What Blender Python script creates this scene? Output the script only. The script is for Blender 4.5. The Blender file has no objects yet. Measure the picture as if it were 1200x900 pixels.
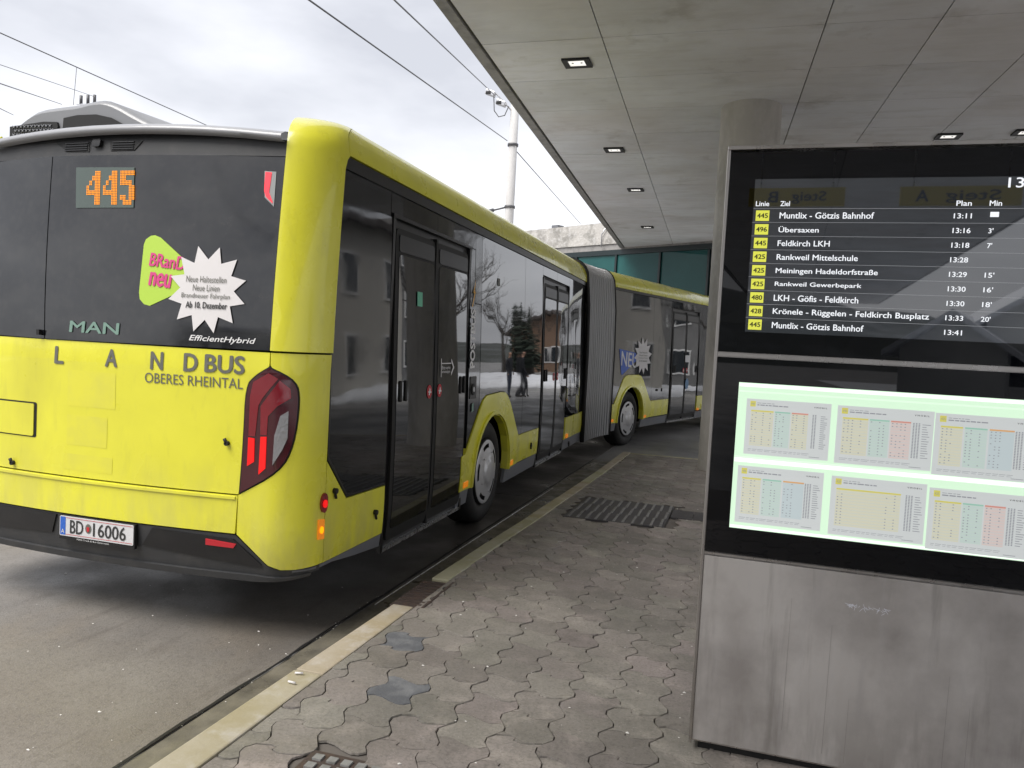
import bpy, bmesh, math, random
from mathutils import Vector, Matrix, noise
from mathutils.geometry import tessellate_polygon
R = math.radians
random.seed(7)
scene = bpy.context.scene
COL = scene.collection

# ------------------------------------------------------------------ camera
EYE = 1.68
YAW, PITCH, ROLL = R(16.1), R(-3.05), R(3.04)
fw = Vector((-math.sin(YAW)*math.cos(PITCH), math.cos(YAW)*math.cos(PITCH), math.sin(PITCH)))
r0 = Vector((math.cos(YAW), math.sin(YAW), 0)); u0 = r0.cross(fw)
rt = r0*math.cos(ROLL)+u0*math.sin(ROLL); up = -r0*math.sin(ROLL)+u0*math.cos(ROLL)
cam = bpy.data.cameras.new('camera'); camo = bpy.data.objects.new('camera', cam); COL.objects.link(camo)
M = Matrix((rt, up, -fw)).transposed().to_4x4(); M.translation = (0, 0, EYE)
camo.matrix_world = M
cam.sensor_width = 36; cam.lens = 27.0; cam.clip_start = .05; cam.clip_end = 2000
scene.camera = camo

# ------------------------------------------------------------------ sky and sun (overcast)
SUN_EL, SUN_AZ = R(56), R(218)      # azimuth measured from +Y clockwise
w = bpy.data.worlds.new("World"); scene.world = w; w.use_nodes = True
nt = w.node_tree; nt.nodes.clear()
def N(t, **k):
    n = nt.nodes.new(t)
    for a, b in k.items(): setattr(n, a, b)
    return n
out = N('ShaderNodeOutputWorld'); bg = N('ShaderNodeBackground')
sky = N('ShaderNodeTexSky'); sky.sky_type = 'NISHITA'; sky.sun_disc = False
sky.sun_elevation = SUN_EL; sky.sun_rotation = SUN_AZ; sky.dust_density = 4
tc = N('ShaderNodeTexCoord'); mp = N('ShaderNodeMapping'); mp.inputs['Scale'].default_value = (1, 1, 2.6)
n1 = N('ShaderNodeTexNoise'); n1.inputs['Scale'].default_value = 2.1; n1.inputs['Detail'].default_value = 6; n1.inputs['Roughness'].default_value = .5
cr = N('ShaderNodeValToRGB')
cr.color_ramp.elements[0].position = .36; cr.color_ramp.elements[0].color = (2.55, 2.60, 2.80, 1)
cr.color_ramp.elements[1].position = .62; cr.color_ramp.elements[1].color = (4.1, 4.12, 4.28, 1)
mx = N('ShaderNodeMixRGB'); mx.inputs[0].default_value = .93
nt.links.new(tc.outputs['Generated'], mp.inputs[0]); nt.links.new(mp.outputs[0], n1.inputs['Vector'])
nt.links.new(n1.outputs[0], cr.inputs[0]); nt.links.new(sky.outputs[0], mx.inputs[1]); nt.links.new(cr.outputs[0], mx.inputs[2])
nt.links.new(mx.outputs[0], bg.inputs[0]); bg.inputs[1].default_value = .1
nt.links.new(bg.outputs[0], out.inputs[0])
sun = bpy.data.lights.new('sun', 'SUN'); sun.energy = 1.5; sun.angle = R(40); sun.color = (1, .97, .93)
so = bpy.data.objects.new('sun', sun); COL.objects.link(so)
d = Vector((math.sin(SUN_AZ)*math.cos(SUN_EL), math.cos(SUN_AZ)*math.cos(SUN_EL), math.sin(SUN_EL)))
so.rotation_euler = (-d).to_track_quat('-Z', 'Y').to_euler()
vs = scene.view_settings; vs.view_transform = 'Standard'; vs.look = 'None'; vs.exposure = 1.55; vs.gamma = 1

# ------------------------------------------------------------------ materials
def mk(name, base, rough=.5, metal=0, var=(), bump=None, ior=1.5, coat=0, emit=None, es=0, zd=None, rvar=None, rnd=0, streak=None, wave=None):
    """var: list of (scale, colour, lo, hi, amount, (sx,sy,sz)) noise layers in world position; bump: (scale, strength)"""
    m = bpy.data.materials.new(name); m.use_nodes = True
    t = m.node_tree; b = t.nodes['Principled BSDF']; L = t.links.new
    b.inputs['Roughness'].default_value = rough; b.inputs['Metallic'].default_value = metal
    b.inputs['IOR'].default_value = ior; b.inputs['Coat Weight'].default_value = coat
    b.inputs['Coat Roughness'].default_value = .03
    b.inputs['Base Color'].default_value = (*base, 1)
    if emit: b.inputs['Emission Color'].default_value = (*emit, 1); b.inputs['Emission Strength'].default_value = es
    if not (var or bump or rvar or rnd or wave or zd): return m
    geo = t.nodes.new('ShaderNodeNewGeometry')
    def nz(scale, det=5, st=(1, 1, 1)):
        mpn = t.nodes.new('ShaderNodeMapping'); mpn.inputs['Scale'].default_value = st
        L(geo.outputs['Position'], mpn.inputs[0])
        n = t.nodes.new('ShaderNodeTexNoise'); n.inputs['Scale'].default_value = scale; n.inputs['Detail'].default_value = det
        n.inputs['Roughness'].default_value = .6
        L(mpn.outputs[0], n.inputs['Vector']); return n.outputs[0]
    cur = None
    for v in var:
        sc, c, lo, hi, am = v[:5]; st = v[5] if len(v) > 5 else (1, 1, 1)
        mr = t.nodes.new('ShaderNodeMapRange'); mr.inputs[1].default_value = lo; mr.inputs[2].default_value = hi; mr.inputs[4].default_value = am
        L(nz(sc, 6, st), mr.inputs[0])
        mxx = t.nodes.new('ShaderNodeMixRGB'); L(mr.outputs[0], mxx.inputs[0])
        if cur: L(cur, mxx.inputs[1])
        else: mxx.inputs[1].default_value = (*base, 1)
        mxx.inputs[2].default_value = (*c, 1); cur = mxx.outputs[0]
    if zd:
        z0, z1, c, am = zd
        sp = t.nodes.new('ShaderNodeSeparateXYZ'); L(geo.outputs['Position'], sp.inputs[0])
        mr = t.nodes.new('ShaderNodeMapRange'); mr.inputs[1].default_value = z1; mr.inputs[2].default_value = z0; mr.inputs[4].default_value = am
        L(sp.outputs[2], mr.inputs[0])
        m5 = t.nodes.new('ShaderNodeMapRange'); m5.inputs[1].default_value = .38; m5.inputs[2].default_value = .6
        L(nz(5, 6, (1.5, 1.5, .4)), m5.inputs[0])
        m6 = t.nodes.new('ShaderNodeMath'); m6.operation = 'MULTIPLY'; L(mr.outputs[0], m6.inputs[0]); L(m5.outputs[0], m6.inputs[1])
        mxx = t.nodes.new('ShaderNodeMixRGB'); L(m6.outputs[0], mxx.inputs[0])
        if cur: L(cur, mxx.inputs[1])
        else: mxx.inputs[1].default_value = (*base, 1)
        mxx.inputs[2].default_value = (*c, 1); cur = mxx.outputs[0]
    if name == 'lane_concrete':       # shade of the bus along the kerb, painted dark with a noisy edge
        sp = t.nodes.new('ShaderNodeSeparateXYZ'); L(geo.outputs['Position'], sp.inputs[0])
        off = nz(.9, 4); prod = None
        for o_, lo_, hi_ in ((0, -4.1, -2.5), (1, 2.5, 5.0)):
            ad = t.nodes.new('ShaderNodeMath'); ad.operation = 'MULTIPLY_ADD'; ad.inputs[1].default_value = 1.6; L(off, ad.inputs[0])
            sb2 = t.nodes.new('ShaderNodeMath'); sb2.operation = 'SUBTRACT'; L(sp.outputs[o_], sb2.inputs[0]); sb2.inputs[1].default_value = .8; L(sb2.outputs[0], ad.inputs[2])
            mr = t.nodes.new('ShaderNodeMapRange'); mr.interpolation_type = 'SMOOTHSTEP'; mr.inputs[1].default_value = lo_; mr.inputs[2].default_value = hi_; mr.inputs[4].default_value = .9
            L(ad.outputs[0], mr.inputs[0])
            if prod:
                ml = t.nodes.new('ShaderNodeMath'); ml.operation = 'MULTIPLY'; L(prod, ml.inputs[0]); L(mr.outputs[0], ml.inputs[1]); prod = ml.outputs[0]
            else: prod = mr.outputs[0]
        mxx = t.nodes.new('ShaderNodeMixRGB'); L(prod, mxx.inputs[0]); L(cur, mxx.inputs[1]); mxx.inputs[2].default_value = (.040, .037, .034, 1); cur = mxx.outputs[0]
    if rnd:
        oi = t.nodes.new('ShaderNodeObjectInfo'); mr = t.nodes.new('ShaderNodeMapRange')
        mr.inputs[3].default_value = 1-rnd; mr.inputs[4].default_value = 1+rnd
        L(oi.outputs['Random'], mr.inputs[0])
        hs = t.nodes.new('ShaderNodeHueSaturation')
        L(mr.outputs[0], hs.inputs['Value'])
        if cur: L(cur, hs.inputs['Color'])
        else: hs.inputs['Color'].default_value = (*base, 1)
        m2 = t.nodes.new('ShaderNodeMath'); m2.operation = 'MULTIPLY'; m2.inputs[1].default_value = 7.31
        m3 = t.nodes.new('ShaderNodeMath'); m3.operation = 'FRACT'; m4 = t.nodes.new('ShaderNodeMapRange')
        m4.inputs[3].default_value = .485; m4.inputs[4].default_value = .535
        L(oi.outputs['Random'], m2.inputs[0]); L(m2.outputs[0], m3.inputs[0]); L(m3.outputs[0], m4.inputs[0]); L(m4.outputs[0], hs.inputs['Hue'])
        cur = hs.outputs[0]
    if cur: L(cur, b.inputs['Base Color'])
    if rvar:
        sc, lo, hi = rvar[:3]; mr = t.nodes.new('ShaderNodeMapRange'); mr.inputs[1].default_value = .35; mr.inputs[2].default_value = .65
        mr.inputs[3].default_value = lo; mr.inputs[4].default_value = hi
        L(nz(sc, 4, rvar[3] if len(rvar) > 3 else (1, 1, 1)), mr.inputs[0]); L(mr.outputs[0], b.inputs['Roughness'])
    if bump or wave:
        prev = None
        for q in (wave, bump):
            if not q: continue
            bp = t.nodes.new('ShaderNodeBump'); bp.inputs['Strength'].default_value = q[1]; bp.inputs['Distance'].default_value = q[2] if len(q) > 2 else .01
            L(nz(q[0], 1 if q is wave else 6, q[3] if len(q) > 3 else (1, 1, 1)), bp.inputs['Height'])
            if prev: L(prev, bp.inputs['Normal'])
            prev = bp.outputs[0]
        L(prev, b.inputs['Normal'])
        if coat: L(prev, b.inputs['Coat Normal'])
    return m
YEL = mk('yellow_paint', (.76, .73, .042), .32, coat=.5, var=[(1.6, (.50, .48, .03), .45, .75, .35), (14, (.40, .38, .06), .55, .8, .3, (1, 1, .25)), (.9, (.35, .31, .05), .6, .8, .35, (1.2, 1.2, .5))], rvar=(3, .22, .42), wave=(1.2, .25, .02), zd=(.35, 1.0, (.38, .35, .2), .42))
GLS = mk('tinted_glass', (.006, .007, .008), .02, ior=1.9, coat=.2, wave=(1.3, .2, .02))
GLSB = mk('black_glossy_panel', (.008, .009, .01), .03, ior=1.55, coat=.0, wave=(1.6, .22, .02, (1, 1, .5)), rvar=(6, .02, .07), var=[(5, (.03, .03, .028), .5, .8, .4)])
GLSR = mk('dusty_rear_glass', (.009, .010, .012), .04, ior=1.65, var=[(3.5, (.032, .032, .031), .45, .7, .5, (1, 1, 2)), (30, (.045, .043, .04), .5, .75, .35)], rvar=(3, .04, .16), wave=(1.2, .12, .02))
DKG = mk('dark_trim', (.008, .008, .009), .35, var=[(9, (.022, .021, .02), .5, .75, .5)])
RUB = mk('black_rubber', (.006, .006, .006), .6)
BUMP = mk('bumper_plastic', (.035, .036, .038), .5, var=[(8, (.09, .085, .078), .5, .8, .45)], bump=(120, .15, .003))
GRY = mk('grey_skirt_paint', (.15, .155, .17), .4, var=[(6, (.23, .22, .20), .5, .75, .6), (20, (.08, .08, .075), .6, .8, .4)])
SIL = mk('silver_roof_paint', (.30, .305, .32), .3, coat=.2, var=[(2, (.3, .3, .31), .45, .75, .5)])
CHR = mk('light_metal', (.6, .6, .61), .3, metal=.9, rvar=(30, .2, .45))
HUB = mk('wheel_cover_silver', (.52, .52, .53), .34, metal=.35, var=[(12, (.25, .24, .22), .55, .8, .5)])
TYR = mk('tyre_rubber', (.011, .011, .011), .7, var=[(10, (.03, .028, .026), .5, .75, .6)], bump=(60, .3, .004))
BEL = mk('bellows_fabric', (.50, .50, .505), .5, var=[(4, (.30, .30, .30), .5, .8, .6, (1, 1, .3))])
BELH = mk('bellows_hoop_metal', (.5, .5, .5), .35, metal=.7)
REDL = mk('red_lens', (.20, .006, .014), .08, coat=.6)
REDM = mk('dark_red_lens', (.055, .003, .008), .08, coat=.6)
REDG = mk('glowing_red', (.2, .0, .0), .3, emit=(1, .012, .012), es=.28)
CLRL = mk('clear_lens', (.32, .32, .33), .12, metal=.4, bump=(60, .6, .01))
ORG = mk('orange_lens', (.55, .17, .01), .2, emit=(1, .3, .02), es=0.131)
LED = mk('led_dot', (.02, .01, .0), .9, emit=(1, .30, .0), es=.62)
LEDP = mk('led_panel', (.075, .10, .09), .25)
WHT = mk('white_print', (.72, .72, .72), .5)
STW = mk('white_sticker', (.68, .66, .66), .5)
LIM = mk('lime_sticker', (.42, .62, .06), .5)
PNK = mk('pink_print', (.62, .05, .22), .5)
BLU = mk('blue_sticker', (.06, .14, .55), .5)
BLK = mk('black_print', (.03, .03, .03), .5)
GPR = mk('grey_print', (.13, .13, .11), .5)
MINT = mk('mint_print', (.17, .28, .23), .5)
ORP = mk('orange_print', (.75, .38, .02), .5)
REDP = mk('red_print', (.5, .02, .03), .5)
CONC = mk('soffit_concrete', (.76, .775, .80), .8, var=[(.9, (.58, .58, .58), .42, .66, .6), (2, (.55, .545, .53), .5, .68, .45, (.8, 3, 1)), (5, (.76, .755, .745), .52, .70, .5, (.5, 3, 1)), (1.3, (.42, .40, .38), .6, .72, .6), (.5, (.60, .53, .50),   .45, .62, .3)], bump=(18, .2, .006, (1, 2, 1)), rnd=.05)
JNT = mk('joint_shadow_gap', (.10, .095, .09), .9)
CONE = mk('edge_concrete', (.30, .29, .28), .85, var=[(6, (.16, .155, .15), .45, .7, .7)], bump=(30, .4, .01))
COLM = mk('column_concrete', (.44, .42, .39), .75, var=[(1.6, (.25, .24, .21), .45, .7, .7, (1.5, 1.5, .6)), (12, (.52, .50, .47), .5, .75, .5, (1, 1, .7))], bump=(12, .25, .006, (1, 1, .8)))
ROUGHC = mk('rough_parapet_concrete', (.50, .48, .45), .9, var=[(2.4, (.26, .25, .23), .45, .62, .85), (9, (.62, .61, .60), .5, .7, .6)], bump=(9, .6, .04))
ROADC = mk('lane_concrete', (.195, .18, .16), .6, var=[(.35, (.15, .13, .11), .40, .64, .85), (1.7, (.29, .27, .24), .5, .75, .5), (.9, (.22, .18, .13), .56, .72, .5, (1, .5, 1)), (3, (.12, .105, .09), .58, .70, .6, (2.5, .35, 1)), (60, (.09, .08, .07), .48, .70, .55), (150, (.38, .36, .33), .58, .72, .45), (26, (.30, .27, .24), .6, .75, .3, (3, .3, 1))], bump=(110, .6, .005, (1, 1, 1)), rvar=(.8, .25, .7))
ROADW = mk('worn_wet_asphalt', (.05, .049, .048), .5, var=[(1.2, (.09, .087, .083), .45, .7, .7), (90, (.12, .115, .11), .6, .8, .4)], bump=(150, .4, .004), rvar=(1.1, .16, .6))
ASPH = mk('asphalt_ground', (.26, .255, .25), .75, var=[(.5, (.10, .10, .10), .4, .65, .8), (3, (.24, .235, .23), .5, .75, .5)], bump=(80, .3, .004), rvar=(.6, .35, .8))
GUT = mk('gutter_concrete', (.17, .155, .12), .45, var=[(5, (.07, .065, .055), .4, .65, .8)], bump=(60, .4, .005), rvar=(4, .2, .7))
KRB = mk('kerb_granite', (.42, .375, .28), .75, var=[(4, (.35, .30, .18), .42, .62, .8), (9, (.52, .49, .44), .52, .72, .7), (30, (.2, .18, .15), .6, .8, .4)], bump=(50, .35, .005), rnd=.12)
PAV = mk('paver_concrete', (.29, .255, .235), .62, var=[(2.2, (.205, .186, .165), .42, .62, .8), (7, (.42, .365, .33), .5, .70, .65), (.8, (.185, .17, .152), .45, .60, .75), (16, (.15, .135, .12), .56, .72, .6), (70, (.10, .09, .08), .48, .72, .55), (130, (.46, .43, .40), .58, .72, .45)], bump=(70, .5, .004), rvar=(3, .38, .8), rnd=.14)
PAVD = mk('dark_patch_mortar', (.11, .115, .125), .6, var=[(9, (.24, .245, .25), .45, .7, .7)], bump=(60, .6, .006))
MORT = mk('paver_bedding', (.14, .125, .11), .95)
IRON = mk('cast_iron', (.085, .065, .058), .5, metal=.2, var=[(12, (.15, .09, .065), .5, .7, .6)])
IRONL = mk('galvanised_insert', (.26, .26, .25), .5, var=[(20, (.12, .12, .11), .5, .7, .6)])
TACD = mk('tactile_dark_tile', (.058, .055, .058), .5, var=[(6, (.1, .095, .09), .45, .7, .6)])
TACL = mk('tactile_light_rib', (.23, .225, .22), .6, var=[(14, (.12, .115, .11), .45, .7, .8)])
SALT = mk('white_grit', (.7, .68, .64), .8)
STL = mk('stainless_frame', (.50, .48, .46), .28, metal=1, rvar=(8, .2, .4, (1, 1, .1)))
STLP = mk('dirty_stainless_panel', (.56, .535, .51), .42, metal=.35, rvar=(5, .33, .6, (1, 1, .3)), var=[(2.2, (.31, .285, .27), .42, .66, .8), (9, (.46, .44, .43), .52, .74, .5, (3, 3, .35)), (3.2, (.22, .205, .19), .56, .75, .7, (4, 4, .35)), (40, (.5, .49, .5), .62, .8, .35, (1, 1, .2))], bump=(40, .06, .004, (4, 4, .4)), zd=(.18, .55, (.24, .22, .20), .75))
SCR = mk('scratch_mark', (.85, .87, .95), .6)
KBL = mk('kiosk_black_glass', (.002, .0025, .004), .015, ior=1.48)
LCD = mk('lcd_surface', (.010, .012, .015), .02, ior=2.15, emit=(.05, .06, .075), es=0.0806)
LCDT = mk('lcd_white_text', (.3, .3, .3), .3, emit=(.92, .95, 1), es=0.32)
LCDL = mk('lcd_line', (.2, .2, .2), .3, emit=(.5, .52, .55), es=0.169)
LCDY = mk('lcd_badge', (.3, .3, .05), .3, emit=(.72, .74, .08), es=0.301)
BOXL = mk('lightbox_diffuser', (.3, .4, .3), .15, emit=(.68, .92, .68), es=0.296)
PAP = mk('backlit_paper', (.35, .36, .36), .4, emit=(.56, .59, .585), es=0.264)
PRC = {}
for k, c in dict(y=(.60, .59, .46), g=(.50, .60, .55), r=(.62, .52, .49), by=(.60, .56, .12), ln=(.28, .29, .31), or_=(.65, .36, .15), gh=(.3, .52, .42), rh=(.6, .27, .22), bl=(.49, .56, .575)).items():
    PRC[k] = mk('print_'+{'y': 'pale_yellow', 'g': 'pale_green', 'r': 'pale_red', 'by': 'yellow', 'ln': 'grey_rows', 'or_': 'orange', 'gh': 'green', 'rh': 'red', 'bl': 'pale_blue'}[k], tuple(x*.6 for x in c), .5, emit=c, es=0.257)
LMPG = mk('downlight_glass', (.7, .7, .7), .2, emit=(1, .97, .92), es=0.283)
TEAL = mk('facade_glass', (.015, .075, .075), .03, ior=1.35, var=[(.6, (.025, .11, .105), .4, .65, .7)], wave=(1.5, .06, .02))
DGRN = mk('facade_frame', (.012, .022, .024), .4)
MASTM = mk('mast_concrete', (.55, .54, .53), .8, var=[(3, (.42, .41, .40), .45, .7, .7, (1, 1, .4))])
WIRE = mk('wire_metal', (.09, .09, .095), .5)
WALLC = mk('render_cream', (.55, .53, .49), .9, var=[(.5, (.45, .44, .41), .45, .7, .6)])
WALLW = mk('render_white', (.62, .62, .60), .9, var=[(.5, (.5, .5, .49), .45, .7, .6)])
WOOD = mk('dark_wood', (.10, .055, .035), .8, var=[(6, (.05, .03, .02), .45, .7, .7)])
ORGW = mk('orange_render', (.20, .13, .09), .9)
SNOW = mk('old_snow', (.68, .70, .74), .8, var=[(3, (.45, .45, .46), .5, .75, .6)], bump=(8, .6, .05))
ROOFM = mk('roof_tiles_dark', (.07, .06, .058), .8)
PANE = mk('house_pane', (.02, .025, .03), .05, ior=1.7)
BARK = mk('bark', (.05, .042, .035), .9)
CONIF = mk('conifer_needles', (.03, .045, .032), .9, var=[(.4, (.05, .06, .045), .4, .7, .8)])
HILL = mk('wooded_slope', (.045, .05, .045), .95, var=[(.05, (.16, .17, .18), .5, .66, .7), (.3, (.03, .035, .03), .45, .7, .7)])
SGNY = mk('yellow_sign', (.62, .50, .02), .5)
JACK = mk('dark_jacket', (.02, .022, .03), .8); JEAN = mk('blue_trousers', (.035, .045, .08), .85); SKIN = mk('skin', (.45, .27, .2), .6)
JACR = mk('red_jacket', (.3, .02, .02), .8)

# ------------------------------------------------------------------ object helpers
def tag(o, label=None, cat=None, group=None, kind=None):
    if label: o['label'] = label
    if cat: o['category'] = cat
    if group: o['group'] = group
    if kind: o['kind'] = kind
    return o
def empty(name, loc=(0, 0, 0), rz=0, **k):
    o = bpy.data.objects.new(name, None); COL.objects.link(o); o.location = loc; o.rotation_euler = (0, 0, rz); o.empty_display_size = .2
    return tag(o, **k)
def me_obj(name, me, mats, parent=None, smooth=False):
    o = bpy.data.objects.new(name, me); COL.objects.link(o)
    if not isinstance(mats, (list, tuple)): mats = [mats]
    if not me.materials:
        for m in mats: me.materials.append(m)
    if smooth:
        for p in me.polygons: p.use_smooth = True
    if parent:
        o.parent = parent; o.matrix_parent_inverse = WM(parent).inverted()
    return o
def WM(o):
    m = Matrix.LocRotScale(o.location, o.rotation_euler, o.scale)
    return (WM(o.parent) @ o.matrix_parent_inverse @ m) if o.parent else m
def bm_obj(name, bm, mats, parent=None, smooth=False, bev=0, recalc=True):
    if recalc: bmesh.ops.recalc_face_normals(bm, faces=bm.faces)
    if bev:
        es = [e for e in bm.edges if len(e.link_faces) == 2 and e.calc_face_angle(0) > .5]
        bmesh.ops.bevel(bm, geom=es, offset=bev, segments=2, affect='EDGES', profile=.5)
    me = bpy.data.meshes.new(name); bm.to_mesh(me); bm.free()
    return me_obj(name, me, mats, parent, smooth)
def fb(name, vs, fs, mats, parent=None, smooth=False):
    me = bpy.data.meshes.new(name); me.from_pydata([tuple(v) for v in vs], [], fs); me.update()
    return me_obj(name, me, mats, parent, smooth)
def add_box(bm, c, s, rot=None, mi=0):
    v = []
    for dz in (-.5, .5):
        for dx, dy in ((-.5, -.5), (.5, -.5), (.5, .5), (-.5, .5)):
            p = Vector((dx*s[0], dy*s[1], dz*s[2]))
            if rot is not None: p = rot @ p
            v.append(bm.verts.new(p+Vector(c)))
    for f in ((3, 2, 1, 0), (4, 5, 6, 7), (0, 1, 5, 4), (1, 2, 6, 5), (2, 3, 7, 6), (3, 0, 4, 7)):
        bm.faces.new([v[i] for i in f]).material_index = mi
def box(name, c, s, mat, parent=None, rot=None, bev=0):
    bm = bmesh.new(); add_box(bm, c, s, rot); return bm_obj(name, bm, mat, parent, bev=bev)
def add_tube(bm, pts, rad, seg=8, cap=True):
    rings = []
    pts = [Vector(p) for p in pts]
    for i, p in enumerate(pts):
        d = (pts[min(i+1, len(pts)-1)]-pts[max(i-1, 0)]).normalized()
        a = d.orthogonal().normalized() if i == 0 else (rings_a - d*rings_a.dot(d)).normalized()
        rings_a = a; b = d.cross(a)
        rr = rad[i] if isinstance(rad, (list, tuple)) else rad
        rings.append([bm.verts.new(p+(a*math.cos(k*math.tau/seg)+b*math.sin(k*math.tau/seg))*rr) for k in range(seg)])
    for i in range(len(rings)-1):
        for k in range(seg):
            bm.faces.new((rings[i][k], rings[i][(k+1) % seg], rings[i+1][(k+1) % seg], rings[i+1][k])).smooth = True
    if cap: bm.faces.new(rings[0][::-1]); bm.faces.new(rings[-1])
def tube(name, pts, rad, mat, parent=None, seg=8):
    bm = bmesh.new(); add_tube(bm, pts, rad, seg); return bm_obj(name, bm, mat, parent)
def prism(name, poly, z0, z1, mat, parent=None, bev=0):
    bm = bmesh.new()
    a = [bm.verts.new((x, y, z0)) for x, y in poly]; b = [bm.verts.new((x, y, z1)) for x, y in poly]
    bm.faces.new(a[::-1]); bm.faces.new(b)
    n = len(poly)
    for i in range(n): bm.faces.new((a[i], a[(i+1) % n], b[(i+1) % n], b[i]))
    return bm_obj(name, bm, mat, parent, bev=bev)

# panel: polygon in surface coordinates (s, v) mapped on a surface S(s, v), given thickness
def nrm(S, s, v):
    e = 1e-3
    return (S(s+e, v)-S(s-e, v)).cross(S(s, v+e)-S(s, v-e)).normalized()
def cut_poly(poly, scuts, vcuts):
    bm = bmesh.new(); vv = [bm.verts.new((a, b, 0)) for a, b in poly]
    for t in tessellate_polygon([[Vector((a, b, 0)) for a, b in poly]]):
        try: bm.faces.new([vv[i] for i in t])
        except ValueError: pass
    for ax, cuts in ((0, scuts), (1, vcuts)):
        for c in cuts:
            co = Vector((c, 0, 0) if ax == 0 else (0, c, 0)); no = Vector((1, 0, 0) if ax == 0 else (0, 1, 0))
            bmesh.ops.bisect_plane(bm, geom=bm.verts[:]+bm.edges[:]+bm.faces[:], plane_co=co, plane_no=no, dist=1e-6)
    bmesh.ops.remove_doubles(bm, verts=bm.verts, dist=1e-5)
    return bm
def panel(name, poly, S, mat, parent, off=0., th=.03, cuts=None, sgn=1, edge=.0):
    sc, vc = cuts if cuts else ([], [])
    lo = [min(p[i] for p in poly) for i in (0, 1)]; hi = [max(p[i] for p in poly) for i in (0, 1)]
    bm = cut_poly(poly, [c for c in sc if lo[0] < c < hi[0]], [c for c in vc if lo[1] < c < hi[1]])
    mp_, nn = {}, {}
    for v in bm.verts:
        s, t = v.co.x, v.co.y; n = nrm(S, s, t)*sgn; nn[v] = n; mp_[v] = S(s, t)+n*off
    for v in bm.verts: v.co = mp_[v]
    bm.normal_update()
    for f in bm.faces:
        if f.normal.dot(nn[f.verts[0]]) < 0: f.normal_flip()
    for f in bm.faces: f.smooth = True
    bd = [e for e in bm.edges if len(e.link_faces) == 1]
    if th:
        dup = {}
        for e in bd:
            for v in e.verts:
                if v not in dup: dup[v] = bm.verts.new(v.co-nn[v]*th)
        for e in bd:
            a, b = e.verts; f0 = e.link_faces[0]
            ls = [l.vert for l in f0.loops]; i = ls.index(a)
            fwd = ls[(i+1) % len(ls)] == b
            q = (b, a, dup[a], dup[b]) if fwd else (a, b, dup[b], dup[a])
            bm.faces.new(q).smooth = False
            e.smooth = False
    me = bpy.data.meshes.new(name); bm.to_mesh(me); bm.free()
    return me_obj(name, me, mat, parent)
def rnd_poly(x0, y0, x1, y1, r=.02, n=3):
    o = []
    for cx, cy, a in ((x1-r, y1-r, 0), (x0+r, y1-r, 90), (x0+r, y0+r, 180), (x1-r, y0+r, 270)):
        for k in range(n+1):
            t = R(a+90*k/n); o.append((cx+r*math.cos(t), cy+r*math.sin(t)))
    return o
_fc = {}
def text(name, body, S, x0, y0, x1, y1, mat, parent, off=.003, bold=0., shear=0, rot=0, flip=False):
    """flat printed lettering fitted into the box (x0,y0)-(x1,y1) of the surface coordinates"""
    cu = bpy.data.curves.new('t', 'FONT'); cu.body = body; cu.shear = shear; cu.resolution_u = 3
    to = bpy.data.objects.new('t', cu); me = bpy.data.meshes.new_from_object(to)
    bpy.data.objects.remove(to)
    xs = [v.co.x for v in me.vertices]; ys = [v.co.y for v in me.vertices]
    ax, bx, ay, by = min(xs), max(xs), min(ys), max(ys)
    for v in me.vertices:
        fx = (v.co.x-ax)/(bx-ax); fy = (v.co.y-ay)/(by-ay)
        if rot == 90: a, b = 1-fy, fx
        else: a, b = fx, fy
        p, q = x0+(x1-x0)*a, y0+(y1-y0)*b
        v.co = S(p, q)+nrm(S, p, q)*off
    me.update(); me.name = name
    if bold:
        bm = bmesh.new(); bm.from_mesh(me); n0 = bm.verts[:]; geo = bm.verts[:]+bm.edges[:]+bm.faces[:]
        ux = (S(x0+(x1-x0)*.5+1e-3, (y0+y1)/2)-S(x0+(x1-x0)*.5, (y0+y1)/2)).normalized()
        uy = (S(x0, (y0+y1)/2+1e-3)-S(x0, (y0+y1)/2)).normalized(); hh = (x1-x0 if rot == 90 else y1-y0); nn_ = nrm(S, (x0+x1)/2, (y0+y1)/2)
        for i, (qx, qy) in enumerate(((1, 0), (-1, 0), (0, .6), (0, -.6))):
            r_ = bmesh.ops.duplicate(bm, geom=geo); 
            for v in r_['geom']:
                if isinstance(v, bmesh.types.BMVert): v.co += (ux*qx+uy*qy)*hh*bold*1.3+nn_*.00012*(i+1)
        bm.to_mesh(me); bm.free()
    return me_obj(name, me, mat, parent)
def flatS(o, t, u):
    o, t, u = Vector(o), Vector(t), Vector(u)
    return lambda a, b: o+t*a+u*b

# ------------------------------------------------------------------ ground, lane, gutter
g = fb('ground', [(-900, -900, 0), (900, -900, 0), (900, 900, 0), (-900, 900, 0)], [(0, 1, 2, 3)], ASPH); tag(g, kind='structure')
def sheet(name, poly, z, mat, kind='structure'):
    return tag(fb(name, [(x, y, z) for x, y in poly], [tuple(range(len(poly)))], mat), kind=kind)
lane = empty('bus_lane', kind='structure')
prev = -14
for i, y1 in enumerate((-8.2, -2.6, 3.0-.9, 8.1, 13.8, 20)):
    xs = [(-6.5, -2.13)] if True else []
    def gx(y): return -2.19+.022*max(0, y)+.0
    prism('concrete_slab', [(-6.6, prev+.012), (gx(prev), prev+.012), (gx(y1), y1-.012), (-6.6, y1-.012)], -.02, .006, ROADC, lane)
    prev = y1
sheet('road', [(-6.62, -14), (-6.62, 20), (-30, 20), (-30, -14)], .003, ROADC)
KL = [(-1.87, -3), (-1.855, 0), (-1.84, 2.1), (-1.795, 3.5), (-1.76, 4.5), (-1.725, 5.4), (-1.66, 6.6), (-1.62, 7.6), (-1.55, 9.4), (-1.50, 11.3)]
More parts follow.
